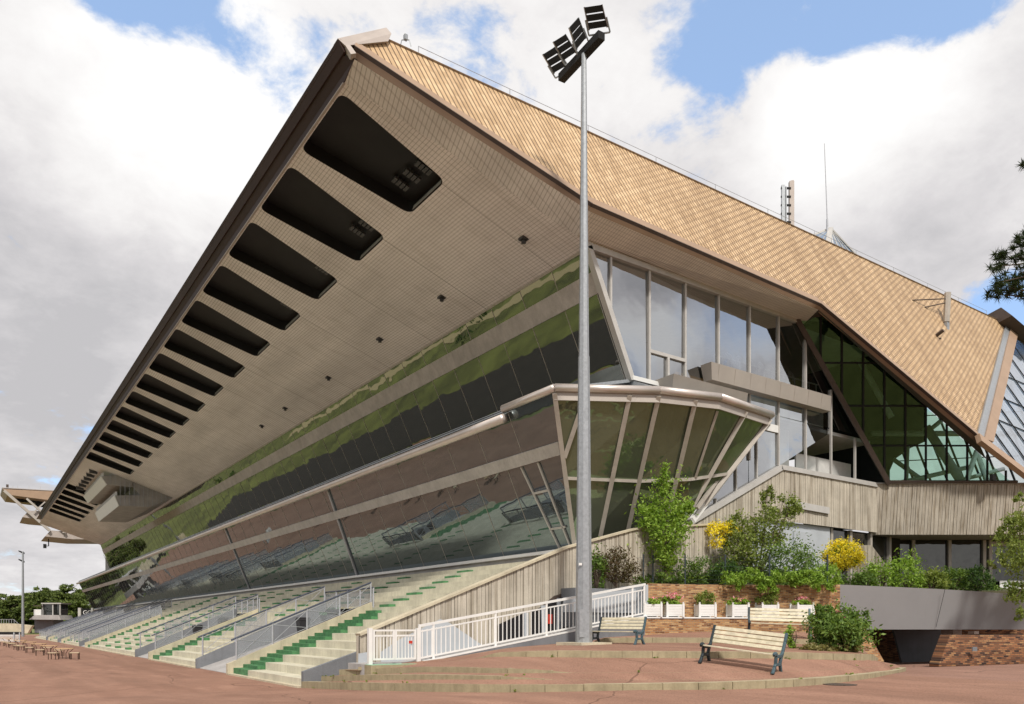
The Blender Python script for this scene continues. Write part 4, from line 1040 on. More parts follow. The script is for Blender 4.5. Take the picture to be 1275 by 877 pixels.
# ------------------------------------------------------------------ lamp mast (near)
pb = W(727, 801, 29.6); pb.z = 1.66
LM = thing('lamp_mast', pb, 0, 'tall grey galvanised floodlight mast with four lamp heads rising past the roof', 'lamp mast')
mb = MB(); mb.tube(pb, pb + UP * 10.9, .325, .215, n=8); mb.tube(pb + UP * 10.75, pb + UP * 22.4, .20, .095, n=8); mb.build('pole', M['galv'], LM)
mb = MB(); mb.box((pb.x - .75, pb.y - .75, pb.z - .15), (pb.x + .75, pb.y + .75, pb.z + .05)); mb.build('plinth', M['tierwall'], LM)
mb = MB(); c = pb - FWD * .315 - RGT * .1; mb.prism([c - RGT * .1 + UP * .25, c + RGT * .1 + UP * .25, c + RGT * .1 + UP * 1.3, c - RGT * .1 + UP * 1.3], -FWD * .02); mb.build('hatch', M['galv'], LM)
mb = MB(); c = pb - FWD * .30 - RGT * .22 + UP * 2.95; mb.prism([c, c + RGT * .12, c + RGT * .12 + UP * .09, c + UP * .09], -FWD * .02); mb.build('sticker', M['white'], LM)
ba = W(699, 98, 31.1); bb = W(749, 44, 28.8); zb_ = pb.z + 21.75
mb = MB(); mb.bar(ba, bb, .3, .28); mb.build('crossbar', M['black'], LM)
heads = [((676.3, 67.5), (690.3, 58.7), (706.2, 83), (690.7, 91.7), 31.0), ((689.3, 52), (704, 42.8), (717.7, 66), (703, 76), 30.4), ((709.5, 34), (720.5, 22), (730.3, 48), (719, 62), 29.6), ((727.7, 9), (749.5, 5.8), (756.5, 34.5), (734, 38), 28.9)]
for (a, b, c, d, dep) in heads:
    A_, B_, C_, D_ = W(*a, dep - .25), W(*b, dep - .25), W(*c, dep + .2), W(*d, dep + .2)
    nn_ = (B_ - A_).cross(D_ - A_).normalized(); nn_ = nn_ if nn_.dot(CAM - A_) < 0 else -nn_
    fr = MB()
    for p, q in ((A_, D_), (B_, C_)): fr.bar(p + nn_ * .05, q + nn_ * .05, .05, .07, up=nn_)
    # U bracket down to the bar
    ctr = (C_ + D_) / 2; w_ = (C_ - D_).normalized(); dnv = ((C_ + D_) - (A_ + B_)).normalized()
    m1, m2 = lerp(A_, D_, .55) - w_ * .06, lerp(B_, C_, .55) + w_ * .06
    e1, e2 = D_ - w_ * .06 + dnv * .16, C_ + w_ * .06 + dnv * .16
    for p, q in ((m1, e1), (e1, e2), (e2, m2)): fr.tube(p + nn_ * .04, q + nn_ * .04, .032, n=6)
    t_ = ((ctr - ba).dot(bb - ba)) / (bb - ba).length_squared; foot = lerp(ba, bb, max(.04, min(.96, t_))); fr.tube((e1 + e2) / 2, foot, .05, n=6)
    hd = fr.build('lamp_head', M['galv'], LM)
    for k in range(3):
        t0, t1_ = k / 3 + .015, (k + 1) / 3 - .04
        q = [lerp(A_, D_, t0), lerp(B_, C_, t0), lerp(B_, C_, t1_), lerp(A_, D_, t1_)]
        mb = MB(); mb.prism(q, nn_ * .1); ob = mb.build('lamp_panel', M['black'], LM); ob.parent = hd

# ------------------------------------------------------------------ brick walls, ledge and planters
BW = thing('brick_wall', W(805, 785, 34.3), 0, 'curved orange brick retaining wall behind the row of white planters', 'wall')
wp = [W(806, 728, 34.2), W(850, 728, 34.9), W(900, 728, 35.4), W(960, 729, 35.6), W(1010, 730, 35.5), W(1046, 733, 35.2)]
zt_ = 4.2
bk = Vector((.45, .89, 0)).normalized()
def wallrun(pts, z0, z1, th, mats, name, parent, tilt=0.):
    mb = MB(); P = [Vector((p.x, p.y, 0)) for p in pts]
    for a, b in zip(P, P[1:]):
        mb.prism([a + UP * z0, b + UP * z0, b + UP * z1, a + UP * z1], bk * th)
    return mb.build(name, mats, parent)
wallrun(wp, 1.9, zt_, .35, M['brick'], 'upper_courses', BW)
lp = [p - bk * .75 for p in wp]; lp[0] = lp[0] - RGT * .35
wallrun(lp, 1.6, 2.66, .78, M['brick'], 'lower_courses', BW)
wallrun([p - bk * .04 for p in lp], 2.66, 2.72, .8, M['white'], 'ledge', BW)
# wing beside the underpass
wg = MB(); a = W(1043, 735, 35.2); wg.prism([W(1040, 822, 34.2), W(1101, 824, 34.2), W(1072, 772, 34.6), W(1040, 760, 34.8)], bk * .5); wg.build('wing', M['brick'], BW)

LEAFK = 2.3
def leaves(mb, n, centre, rad, size, seed, m=0, shell=.35, squash=1., lo=None, clump=None, droop=0.):
    """n leaf-sized faces through an uneven ellipsoid: clumped, with gaps"""
    n = int(n * LEAFK); g = np.random.default_rng(seed); c = np.array(centre, float); r = np.array(rad, float)
    K = clump or max(6, n // 45)
    d = g.normal(size=(K, 3)); d /= np.linalg.norm(d, axis=1)[:, None]
    cc = d * (g.uniform(shell, 1., (K, 1)) ** .6)
    per = g.integers(0, K, n)
    cs = g.uniform(.16, .34, K)
    P = cc[per] + g.normal(size=(n, 3)) * cs[per][:, None] * .75
    if lo is not None: P[:, 2] = np.maximum(P[:, 2], lo + g.uniform(0, .15, n))
    P = P * r + c
    nr = g.normal(size=(n, 3)) + np.array([0, 0, .55]); nr /= np.linalg.norm(nr, axis=1)[:, None]
    u = np.cross(nr, g.normal(size=(n, 3))); u /= np.linalg.norm(u, axis=1)[:, None]
    if droop: u[:, 2] -= droop; u /= np.linalg.norm(u, axis=1)[:, None]
    v = np.cross(nr, u); s = (size * g.uniform(.6, 1.35, n))[:, None]
    V = np.stack([P - u * s, P - v * s * .42 + u * s * .1, P + u * s, P + v * s * .42 + u * s * .1], 1).reshape(-1, 3)
    mb.arr(V.tolist(), np.arange(4 * n).reshape(-1, 4).tolist(), m)
def stems(mb, base, tips, r=.03, m=0, seed=0):
    rr = random.Random(seed); base = Vector(base)
    for t in tips:
        t = Vector(t); mid = lerp(base, t, .5) + Vector((rr.uniform(-.15, .15), rr.uniform(-.15, .15), .1))
        mb.tube(base, mid, r, r * .7, n=6, m=m); mb.tube(mid, t, r * .7, r * .25, n=6, m=m)
def shrub(name, base, rad, n, size, mat, seed, label, cat='shrub', group=None, flowers=None, fmat=None, lo=-.85, shell=.35, zoff=.8):
    base = Vector(base); t = thing(name, base, 0, label, cat, group)
    c = base + UP * rad[2] * zoff
    mb = MB(); leaves(mb, n, c, rad, size, seed, lo=lo, shell=shell); mb.build('foliage', mat, t, fix=False)
    mb = MB(); g = random.Random(seed)
    stems(mb, base - UP * .1, [c + Vector((g.uniform(-.7, .7) * rad[0], g.uniform(-.7, .7) * rad[1], g.uniform(-.1, .7) * rad[2])) for _ in range(9)], .03, seed=seed); mb.build('stem', M['bark'], t)
    if flowers:
        fc, fr, fn, fs = flowers
        mb = MB(); leaves(mb, fn, fc, fr, fs, seed + 100, shell=.8, clump=110); mb.build('blossom', fmat, t, fix=False)
    return t

# planters
def planter(px, kind, label):
    c = W(px, 770, 34.3); 
    # nearest point of the ledge
    best = min(((lerp(a, b, k / 30)) for a, b in zip(lp, lp[1:]) for k in range(31)), key=lambda p: abs(CX + F * (p - CAM).dot(RGT) / (p - CAM).dot(FWD) - px))
    c = Vector((best.x, best.y, 2.72)) + bk * .38
    t = thing('planter', c, -R(34.9) + R(6), label, 'planter', 'white planters along the ledge')
    h = .55; w = .36
    mb = MB(); mb.box((-w, -w, .04), (w, w, h)); o = mb.build('box', M['white'], t, local=True)
    mb = MB()
    for sx in (-1, 1):
        for sy in (-1, 1):
            mb.box((sx * w - .045, sy * w - .045, 0), (sx * w + .045, sy * w + .045, h + .04)); mb.tube((sx * w, sy * w, h + .04), (sx * w, sy * w, h + .11), .03, .045, n=6)
    mb.build('corner_post', M['white'], t, local=True)
    mb = MB()
    for k in range(4): mb.box((-w + .05, -w - .008, .1 + k * .12), (w - .05, -w + .01, .19 + k * .12))
    mb.build('slats', M['white'], t, local=True)
    s = int(px); tall = {'pink': .16, 'bigpink': .26, 'grey': .32, 'green': .34}[kind]
    mb = MB(); leaves(mb, 420, (0, 0, h + tall * .7), (.46, .4, tall), .06, s, shell=.2, lo=-.7); mb.build('foliage', M['leaf_olive' if kind in ('grey', 'green') else 'leaf_bright'], t, local=True, fix=False)
    if kind in ('pink', 'bigpink'):
        mb = MB(); leaves(mb, 50 if kind == 'pink' else 130, (.0, 0, h + tall * 1.4), (.40, .32, .16), .05, s + 1, shell=.1, clump=12 if kind == 'pink' else 40); mb.build('flowers', M['pink'], t, local=True, fix=False)
planter(813, 'pink', 'white slatted planter with low pink flowers next to the ramp railing')
planter(841, 'bigpink', 'white slatted planter overflowing with a tall mass of pink flowers')
planter(881.5, 'grey', 'white slatted planter with grey green foliage and no flowers, standing alone mid ledge')
planter(923.5, 'pink', 'white slatted planter with pink flowers at the left end of the rear bench')
planter(959.5, 'green', 'white slatted planter with bushy green foliage behind the rear bench')
planter(1003, 'pink', 'white slatted planter with pink flowers nearest the green bush')

# ------------------------------------------------------------------ garden bed behind the brick wall
mb = MB()
gp = [W(742, 729, 36.), W(806, 728, 34.5)] + [p + bk * .3 for p in wp[1:]] + [W(1160, 737, 39.2), W(1300, 742, 40)]
bkp = [W(742, 700, 40.), W(830, 697, 41), W(880, 690, 42.), W(950, 690, 43), W(1000, 700, 44), W(1040, 710, 45), W(1090, 716, 46), W(1160, 720, 50), W(1300, 720, 52)]
for p in gp: p.z = 4.1
gp[-3] = W(1043, 733, 36.8); gp[-3].z = 4.05
for i in range(len(bkp)): bkp[i].z = 5.4 if i < 5 else 4.8
n_ = min(len(gp), len(bkp))
for i in range(n_ - 1): mb.poly([gp[i], gp[i + 1], bkp[i + 1], bkp[i]])
for i in range(n_ - 1): mb.poly([gp[i], gp[i + 1], gp[i + 1] - UP * .6, gp[i] - UP * .6])
o = mb.build('garden_bed', M['soil'], fix=False); tag(o, 'planted earth bank between brick wall and grandstand', 'garden bed', kind='structure')
# grass tufts as ground cover
mb = MB()
for i in range(60):
    a = random.randrange(n_ - 1); t = random.random(); s = random.uniform(.05, .9)
    p = lerp(lerp(gp[a], gp[a + 1], t), lerp(bkp[a], bkp[a + 1], t), s)
    leaves(mb, 60, p + UP * .18, (.6, .6, .35), .09, 900 + i, shell=.1, lo=-.6)
o = mb.build('ground_cover', M['leaf_mid'], fix=False); tag(o, 'low mixed greenery covering the planted bank', 'ground cover', kind='stuff')

# slender young tree
o = MB(); o.box((20.6, 24.98, 2.3), (24.1, 25.88, 3.92)); o = o.build('planting_trough', M['greywall']); tag(o, 'raised grey trough holding the brown hedge above the ramp', 'trough')
tb = W(829, 727, 35.5)
TRE = thing('young_tree', tb, 0, 'slender young tree with bright green leaves standing above the brick wall', 'tree')
mb = MB(); c = tb + UP * 2.75
leaves(mb, 1900, c + UP * .1, (1.15, 1.1, 2.0), .085, 21, shell=.2, clump=60); leaves(mb, 240, c + UP * 1.9, (.3, .3, .75), .075, 22, shell=.1, clump=9); leaves(mb, 260, c + RGT * .95 + UP * .75, (.5, .4, .35), .08, 23, clump=8); leaves(mb, 260, c - RGT * .9 + UP * .3, (.45, .4, .45), .08, 24, clump=8); leaves(mb, 300, c - UP * 1.7, (.5, .5, .7), .085, 25, clump=10)
mb.build('crown', M['leaf_bright'], TRE, fix=False)
mb = MB(); mb.tube(tb - UP * .2, c, .07, .045, n=7); mb.tube(c, c + UP * 1.9, .045, .012, n=6)
g = random.Random(5)
for k in range(16):
    s = tb + UP * (.8 + k * .24); a = g.uniform(0, 6.28); mb.tube(s, s + Vector((math.cos(a) * .8, math.sin(a) * .8, .6)), .022, .006, n=5)
mb.build('trunk', M['bark'], TRE)
# big flowering shrub with a yellow head
sb = W(942, 728, 38.6); sb.z = 4.4
sh = thing('flowering_shrub', sb, 0, 'large loose shrub of mixed green with yellow blossom on its left side', 'shrub')
mb = MB()
leaves(mb, 1700, W(930, 680, 38.8), (1.5, 1.2, 1.35), .085, 31, shell=.25, clump=45); leaves(mb, 900, W(958, 660, 38.8), (1.3, 1.0, 1.0), .08, 32, clump=26); leaves(mb, 450, W(978, 632, 38.7), (.85, .6, .6), .08, 33, clump=16); leaves(mb, 260, W(955, 625, 38.7), (.35, .35, .75), .08, 34, clump=10); leaves(mb, 300, W(915, 655, 38.7), (.7, .6, .6), .08, 37, clump=12)
mb.build('foliage', M['leaf_olive'], sh, fix=False)
mb = MB(); leaves(mb, 420, W(892, 667, 38.1), (.6, .5, .62), .065, 35, shell=.5, clump=24); leaves(mb, 260, W(908, 658, 38.2), (.6, .4, .35), .06, 36, shell=.5, clump=12); mb.build('blossom', M['yellow'], sh, fix=False)
mb = MB(); g = random.Random(4)
stems(mb, sb, [W(px, py, 38.7) for px, py in ((892, 665), (905, 650), (925, 655), (940, 640), (955, 605), (975, 625), (990, 618), (965, 670), (930, 690))], .05, seed=4); mb.build('stem', M['bark'], sh)
# the rest of the bed
shrub('shrub', W(985, 728, 38.2), (1.7, 1.1, 1.15), 1500, .08, M['leaf_mid'], 41, 'dark green leafy shrub between the two yellow blossoming shrubs')
yb_ = W(1049, 712, 40.5)
shrub('yellow_shrub', yb_, (.9, .85, .66), 300, .07, M['leaf_mid'], 42, 'round shrub covered all over in bright yellow blossom', flowers=(yb_ + UP * .85, (.92, .85, .66), 2600, .055), fmat=M['yellow'], zoff=1.3)
shrub('hedge', W(768, 729, 34.0), (1.25, .42, .78), 1100, .06, M['leaf_brown'], 43, 'brownish dying hedge beside the mast above the ramp', cat='hedge', zoff=1.0)
shrub('shrub', W(743, 731, 33.4), (.5, .42, .9), 420, .08, M['leaf_mid'], 44, 'small green shrub tucked right behind the lamp mast')
shrub('shrub', W(868, 727, 36.4), (1.2, .7, .75), 800, .075, M['leaf_mid'], 45, 'low green shrub to the right of the young tree')
shrub('shrub', W(905, 727, 36.2), (1.0, .6, .6), 600, .075, M['leaf_dark'], 46, 'low dark shrub just below the yellow blossom, above the brick wall')
shrub('shrub', W(1030, 731, 37.2), (.9, .6, .6), 600, .07, M['leaf_bright'], 47, 'light green grassy shrub beneath the round yellow shrub')
right = [(1075, .55, .5, 'leaf_mid', 'low green shrub at the left end of the grey parapet'), (1098, .6, .85, 'leaf_bright', 'upright leafy shrub on the grey parapet beside the beige ribbed post'),
         (1130, .85, .95, 'leaf_bright', 'tallest bright shrub on the grey parapet'), (1160, .7, .55, 'leaf_olive', 'yellowish low shrub on the middle of the grey parapet'),
         (1187, .75, .6, 'leaf_mid', 'bushy shrub before the white screen on the parapet'), (1218, .8, .6, 'leaf_dark', 'dark rounded shrub near the right end of the parapet')]
for i, (px, w_, h_, mt, lb) in enumerate(right):
    shrub('shrub', W(px, 735, 37.4 + i * .2), (w_ * 1.25, .7, h_), int(750 * w_ + 200), .075, M[mt], 60 + i, lb, group='shrubs along the grey parapet')
# ivy over the wall edge
mb = MB()
for k in range(34):
    px = 905 + k * 4.1; py = 719 + 4 * math.sin(k * .7) + random.uniform(-3, 4)
    leaves(mb, 60, W(px, py, 35.0 + .1 * math.sin(k)), (.34, .34, .3), .075, 200 + k, clump=4)
for (px, py) in ((958, 732), (963, 737), (993, 728), (1015, 731), (1035, 731), (950, 730)): leaves(mb, 70, W(px, py, 34.9), (.22, .2, .3), .07, int(px), clump=4)
iv = mb.build('ivy', M['leaf_bright'], fix=False); tag(iv, 'thick green ivy hanging over the top of the brick wall', 'ivy')
# green wire fence in the bed
FN = thing('wire_fence', W(768, 727, 35.7), 0, 'thin dark green wire fence with slim posts in the planted bed', 'fence')
fp = [W(px, 728, 35.6) for px in (761, 787, 801, 813, 853, 903, 958, 1030)]
for p in fp: mb = MB(); p.z = 4.1; mb.bar(p, p + UP * 1.5, .06, .06); mb.build('post', M['iron_shade_fence'], FN)
mb = MB()
for a, b in zip(fp, fp[1:]):
    for k in range(7): mb.bar(a + UP * (.15 + .2 * k), b + UP * (.15 + .2 * k), .008, .008)
mb.build('wires', M['iron_shade_fence'], FN)
# foreground bush, small plants and dry grass on the terrace
bs = W(1043, 812, 27.); 
fb_ = thing('bush', bs, 0, 'dense green bush with a few pink blooms on the terrace edge by the underpass', 'bush')
mb = MB(); leaves(mb, 2600, bs + UP * .72, (1.0, .9, .78), .075, 71, shell=.3, lo=-.9, clump=70); leaves(mb, 260, bs + UP * 1.35 - RGT * .45, (.45, .4, .35), .07, 72, clump=10); leaves(mb, 200, bs + UP * 1.2 + RGT * .75, (.35, .35, .4), .07, 73, clump=8); mb.build('foliage', M['leaf_mid'], fb_, fix=False)
mb = MB(); leaves(mb, 36, W(1045, 766, 26.9), (.25, .2, .16), .05, 74, clump=6); mb.build('blossom', M['pink'], fb_, fix=False)
mb = MB(); stems(mb, bs, [bs + Vector((random.uniform(-.7, .7), random.uniform(-.6, .6), random.uniform(.5, 1.2))) for _ in range(12)], .025, seed=9); mb.build('stem', M['bark'], fb_)
shrub('small_plant', W(985, 806, 27.4), (.28, .28, .4), 160, .06, M['leaf_bright'], 75, 'small upright green plant just right of the nearest bench', cat='plant')
mb = MB()
for k in range(40):
    p = W(995 + random.uniform(0, 75), 811 + random.uniform(-1, 1.5), 26.6 + random.uniform(-.4, .4)); leaves(mb, 22, p + UP * .08, (.2, .2, .16), .07, 300 + k, clump=3)
o = mb.build('dry_grass', M['leaf_dry'], fix=False); tag(o, 'dry straw coloured grass under the foreground bush', 'grass', kind='stuff')
mb = MB()
for k in range(60):
    i = random.randrange(NC - 1); r_ = random.choice((t2, t3, r4, r1, t1)); p = r_[i] + Vector((random.uniform(-.1, .3), random.uniform(-.1, .3), .02))
    if random.random() < .55: leaves(mb, 9, p, (.1, .1, .05), .035, 500 + k, clump=2)
o = mb.build('weeds', M['leaf_olive'], fix=False); tag(o, 'tiny weeds growing along the kerb joints', 'weeds', kind='stuff')

# ------------------------------------------------------------------ bridge parapet, underpass, right wall
PA = thing('bridge_parapet', W(1160, 760, 37), 0, 'smooth dark grey concrete parapet of the bridge over the underpass', 'parapet')
pa = smooth_row([(1043, 728, 35.6), (1090, 730, 36.2), (1160, 733, 36.6), (1240, 738, 36.4), (1330, 745, 35.6)], 28, 8)
mb = MB()
for a, b in zip(pa, pa[1:]):
    ln = bk * .55
    a0, b0 = Vector((a.x, a.y, 2.16)) + ln, Vector((b.x, b.y, 2.16)) + ln
    mb.prism([a0, b0, b, a], bk * .4)
pp = mb.build('panel', M['parapet'], PA, smooth=False)
mb = MB()
for px in (1070, 1165): a = W(px + 12, 731, 36.3); q = W(px, 781, 37.); mb.bar(a - bk * .02, q - bk * .02, .014, .012)
mb.build('joint', M['black'], PA)
mb = MB(); mb.prism([Vector((p.x, p.y, 2.3)) + bk * 2.4 for p in (pa[0], pa[-1])] + [Vector((p.x, p.y, 2.15)) + bk * 9 for p in (pa[-1], pa[0])], (0, 0, .3)); mb.build('deck', M['greyc'], PA)
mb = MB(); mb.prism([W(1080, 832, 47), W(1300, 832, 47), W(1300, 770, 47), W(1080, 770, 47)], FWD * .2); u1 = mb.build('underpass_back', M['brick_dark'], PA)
mb = MB(); mb.prism([W(1125, 832, 44), W(1190, 832, 44), W(1190, 782, 44), W(1112, 782, 44)], FWD * .2); mb.build('underpass_panel', M['greywall'], PA)
mb = MB(); a = W(1184, 789, 40); mb.box((a.x - .4, a.y - .3, a.z - 1.6), (a.x + .5, a.y + .3, a.z + .3)); mb.build('pier', M['greyc'], PA)
mb = MB(); a = W(1212, 787.5, 39); mb.box((a.x - .25, a.y - .15, a.z - .08), (a.x + .25, a.y + .15, a.z + .06)); mb.build('underpass_lamp', M['white'], PA)
RW = thing('brick_wall', W(1220, 827, 32.5), 0, 'dark red brick wall with slanted end right of the underpass', 'wall')
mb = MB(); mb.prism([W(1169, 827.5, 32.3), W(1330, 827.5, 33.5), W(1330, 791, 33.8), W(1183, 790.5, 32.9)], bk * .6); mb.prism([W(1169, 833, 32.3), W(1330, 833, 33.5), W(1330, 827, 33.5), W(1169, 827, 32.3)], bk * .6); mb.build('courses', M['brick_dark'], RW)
mb = MB(); a = W(1210, 811, 32.45); mb.prism([a, a + RGT * .2, a + RGT * .2 + UP * .18, a + UP * .18], -FWD * .05); mb.build('socket_box', M['greywall'], RW)
# beige ribbed garden wall and post behind the yellow shrub
GW = thing('ribbed_garden_wall', W(1085, 700, 42), 0, 'short beige ribbed concrete wall right behind the round yellow shrub', 'wall')
a, b = W(1062, 740, 42.), W(1110, 740, 41.2); L_ = (Vector((b.x, b.y, 0)) - Vector((a.x, a.y, 0))).length
mb = MB(); ribs(mb, (a.x, a.y, 0), (b.x, b.y, 0), lambda s: 6.65 - max(0, s - .9) * 1.5, lambda s: 3.9, .16, .08, 12, (CAM - a).normalized()); mb.build('ribs', M['rib'], GW)

# ------------------------------------------------------------------ drooping tree at the right edge
dt = W(1330, 740, 34.5); dt.z = 3.9
DT = thing('drooping_tree', dt, 0, 'drooping pale green tree hanging over the parapet at the right edge', 'tree')
mb = MB()
for i, (px, py, rr_, nn) in enumerate(((1262, 690, .9, 700), (1270, 650, .7, 500), (1252, 665, .5, 260), (1295, 640, 1.1, 500), (1290, 710, 1.2, 700), (1266, 740, .55, 350), (1268, 765, .35, 160), (1243, 700, .4, 160), (1270, 618, .3, 110), (1310, 680, 1.5, 700))):
    leaves(mb, nn, W(px, py, 34.2 + .2 * (i % 3)), (rr_, rr_ * .8, rr_ * .9), .07, 400 + i, shell=.2, droop=.9)
mb.build('crown', M['leaf_olive'], DT, fix=False)
mb = MB(); mb.tube(dt, dt + UP * 4, .16, .09, n=8); stems(mb, dt + UP * 3.2, [W(px, py, 34.3) for px, py in ((1262, 680), (1250, 665), (1270, 640), (1290, 630), (1265, 745), (1300, 690))], .05, seed=2); mb.build('trunk', M['bark'], DT)

# ------------------------------------------------------------------ pines
def pine_clump(mb, c, r, n, ln, seed):
    g = np.random.default_rng(seed); c = np.array(c, float)
    K = max(5, n // 26); d = g.normal(size=(K, 3)); d /= np.linalg.norm(d, axis=1)[:, None]
    cc = c + d * g.uniform(.15, 1, (K, 1)) ** .5 * np.array([r, r, r * .7]); per = g.integers(0, K, n)
    dr_ = g.normal(size=(n, 3)) + np.array([0, 0, .35]); dr_ /= np.linalg.norm(dr_, axis=1)[:, None]
    P = cc[per]; L = (ln * g.uniform(.6, 1.3, n))[:, None]; sd = np.cross(dr_, g.normal(size=(n, 3))); sd /= np.linalg.norm(sd, axis=1)[:, None]
    w = ln * .07
    V = np.stack([P - sd * w, P + sd * w, P + dr_ * L], 1).reshape(-1, 3)
    mb.arr(V.tolist(), np.arange(3 * n).reshape(-1, 3).tolist())
ptb = W(1420, 800, 30); ptb.z = .7
PN = thing('pine_tree', ptb, 0, 'dark pine whose needled branch reaches into the right edge against the sky', 'tree')
mb = MB(); k = 0
twigs = []
for (px, py, r) in ((1262, 318, .55), (1270, 340, .6), (1245, 320, .28), (1240, 332, .25), (1243, 352, .3), (1238, 366, .3), (1255, 358, .4), (1268, 365, .4), (1272, 296, .35), (1280, 350, .8), (1300, 330, 1.), (1330, 300, 1.3), (1283, 300, .5), (1278, 206, .22), (1300, 210, .7), (1350, 240, 1.3), (1400, 280, 1.8), (1420, 220, 1.8), (1460, 300, 1.8), (1380, 340, 1.2)):
    c = W(px, py, 30 + random.uniform(-.5, .5)); twigs.append(c); k += 1
    pine_clump(mb, c, r, int(560 * r ** 1.2 + 160), .27, 800 + k)
mb.build('crown', M['needle'], PN, fix=False)
mb = MB(); top = ptb + UP * 15; mb.tube(ptb, top, .3, .2, n=9); mb.tube(top, top + UP * 4, .2, .08, n=8)
g = random.Random(3)
for c in twigs:
    s = ptb + UP * g.uniform(13, 17); m_ = lerp(s, c, .5) + UP * .3; mb.tube(s, m_, .09, .05, n=6); mb.tube(m_, c, .05, .015, n=5)
mb.build('trunk', M['bark'], PN)

far = [(-14, 733, 240, 6.2, 'tall far pine cut off by the left edge of the view'), (12, 740, 235, 5.6, 'far pine between the left edge and the distant lamp mast'), (38, 737, 245, 5.5, 'broad far pine directly behind the distant lamp mast'), (52, 731, 232, 4.6, 'far pine rising above the glass control cabin'), (66, 736, 250, 5.2, 'far pine with flat crown between cabin and grandstand'), (84, 727, 238, 5.2, 'highest of the far pines, nearest the end of the grandstand'), (101, 738, 228, 5.0, 'far pine partly hidden behind the end of the glass facade'), (112, 745, 260, 5., 'farthest low pine showing just under the glass corner')]
for i, (px, py, d, r, lb) in enumerate(far):
    b = W(px, 785, d); b.z = 0; h = W(px, py, d).z
    t = thing('pine_tree', b, 0, lb, 'tree', 'pines beyond the far end of the stand')
    mb = MB(); g = random.Random(70 + i)
    for k in range(46):
        a = g.uniform(0, 6.28); q = g.uniform(0, 1) ** .5; zz = h - .9 - q * 2.2 - g.uniform(0, 13.) * (.3 + .7 * g.random())
        c = Vector((b.x + math.cos(a) * r * q, b.y + math.sin(a) * r * q, max(1.6, zz)))
        gs = np.random.default_rng(2000 + i * 40 + k)
        leaves(mb, 190, c, (r * .40, r * .40, r * .17), .40, 2000 + i * 40 + k, shell=.1, clump=9)
    leaves(mb, 130, (b.x, b.y, h - .9), (r * .4, r * .4, .8), .4, 3000 + i, clump=8)
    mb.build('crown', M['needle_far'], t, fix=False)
    mb = MB(); mb.tube(b, (b.x, b.y, h - 2), .35, .12, n=7)
    for k in range(7): s = Vector((b.x, b.y, h * (.4 + .08 * k))); a = g.uniform(0, 6.28); mb.tube(s, s + Vector((math.cos(a) * r * .7, math.sin(a) * r * .7, 1.2)), .12, .04, n=5)
    mb.build('trunk', M['bark'], t)
# woodland across the track: one far mass, only met in the reflections
mb = MB(); g = np.random.default_rng(11)
for k in range(70):
    y = -150 + k * 9 + g.uniform(-3, 3); leaves(mb, 70, (-290 + g.uniform(-14, 14), y, 6.), (8, 8, 8 + g.uniform(-2, 4)), 1.5, 5000 + k, clump=14)
o = mb.build('woodland', M['leaf_dark'], fix=False); tag(o, 'far dark woodland across the race track', 'woodland', kind='stuff')

# unseen bushes added on the infield to give the glass reflections detail
mb = MB(); g = random.Random(8)
for k in range(46):
    x, y = -g.uniform(24, 170), g.uniform(20, 420); r = g.uniform(.8, 2.6); leaves(mb, 60, (x, y, r * .7), (r * 1.3, r * 1.6, r * .8), .45, 6000 + k, clump=10)
o = mb.build('reflection_bushes', M['leaf_dark'], fix=False); tag(o, 'scattered dark bushes added on the infield for the glass reflections', 'bushes', kind='stuff')

# ------------------------------------------------------------------ benches
def make_bench(leg_mat):
    t = thing('park_bench', (0, 0, 0)); W2 = .98
    mb = MB()
    for k in range(4): y = -.30 + k * .135; mb.box((-W2, y, .455 + .006 * (k == 0)), (W2, y + .105, .495 - .01 * k))
    mb.build('seat', M['wood'], t, local=True, bevel=.008)
    mb = MB(); 
    for k in range(4):
        z = .565 + k * .115; y = .27 + k * .035; mb.prism([(-W2, y, z), (W2, y, z), (W2, y + .03, z + .09), (-W2, y + .03, z + .09)], (0, .032, -.01))
    mb.build('backrest', M['wood'], t, local=True, bevel=.006)
    for s_, mt in ((-1, 'iron_shade_fence'), (1, 'iron')):  # left leg darker: its shade is put into the colour
        mb = MB(); x = s_ * (W2 + .0); w = .07
        pl = lambda a, b, ww=.07: mb.bar((x, a[0], a[1]), (x, b[0], b[1]), ww, w)
        def seg(pts, th):
            for a, b in zip(pts, pts[1:]): mb.bar((x, a[0], a[1]), (x, b[0], b[1]), w, th, up=(1, 0, 0)) if False else mb.bar((x, a[0], a[1]), (x, b[0], b[1]), th, w, up=(1, 0, 0))
        seg([(-.30, .0), (-.22, .16), (-.17, .24), (-.19, .42)], .085)
        seg([(.30, .0), (.20, .16), (.15, .24), (.19, .42)], .085)
        seg([(-.18, .22), (.16, .22)], .07); seg([(-.36, .02), (-.24, .02)], .05); seg([(.24, .02), (.36, .02)], .05)
        seg([(-.36, .46), (-.28, .52), (-.14, .44), (.1, .43), (.22, .47)], .085)
        seg([(.2, .42), (.27, .55), (.36, .80), (.42, 1.02)], .075)
        mb.build('leg', M[mt], t, local=True, bevel=.012)
    return t
from mathutils.bvhtree import BVHTree
TERT = BVHTree.FromPolygons(ter.v, ter.f)
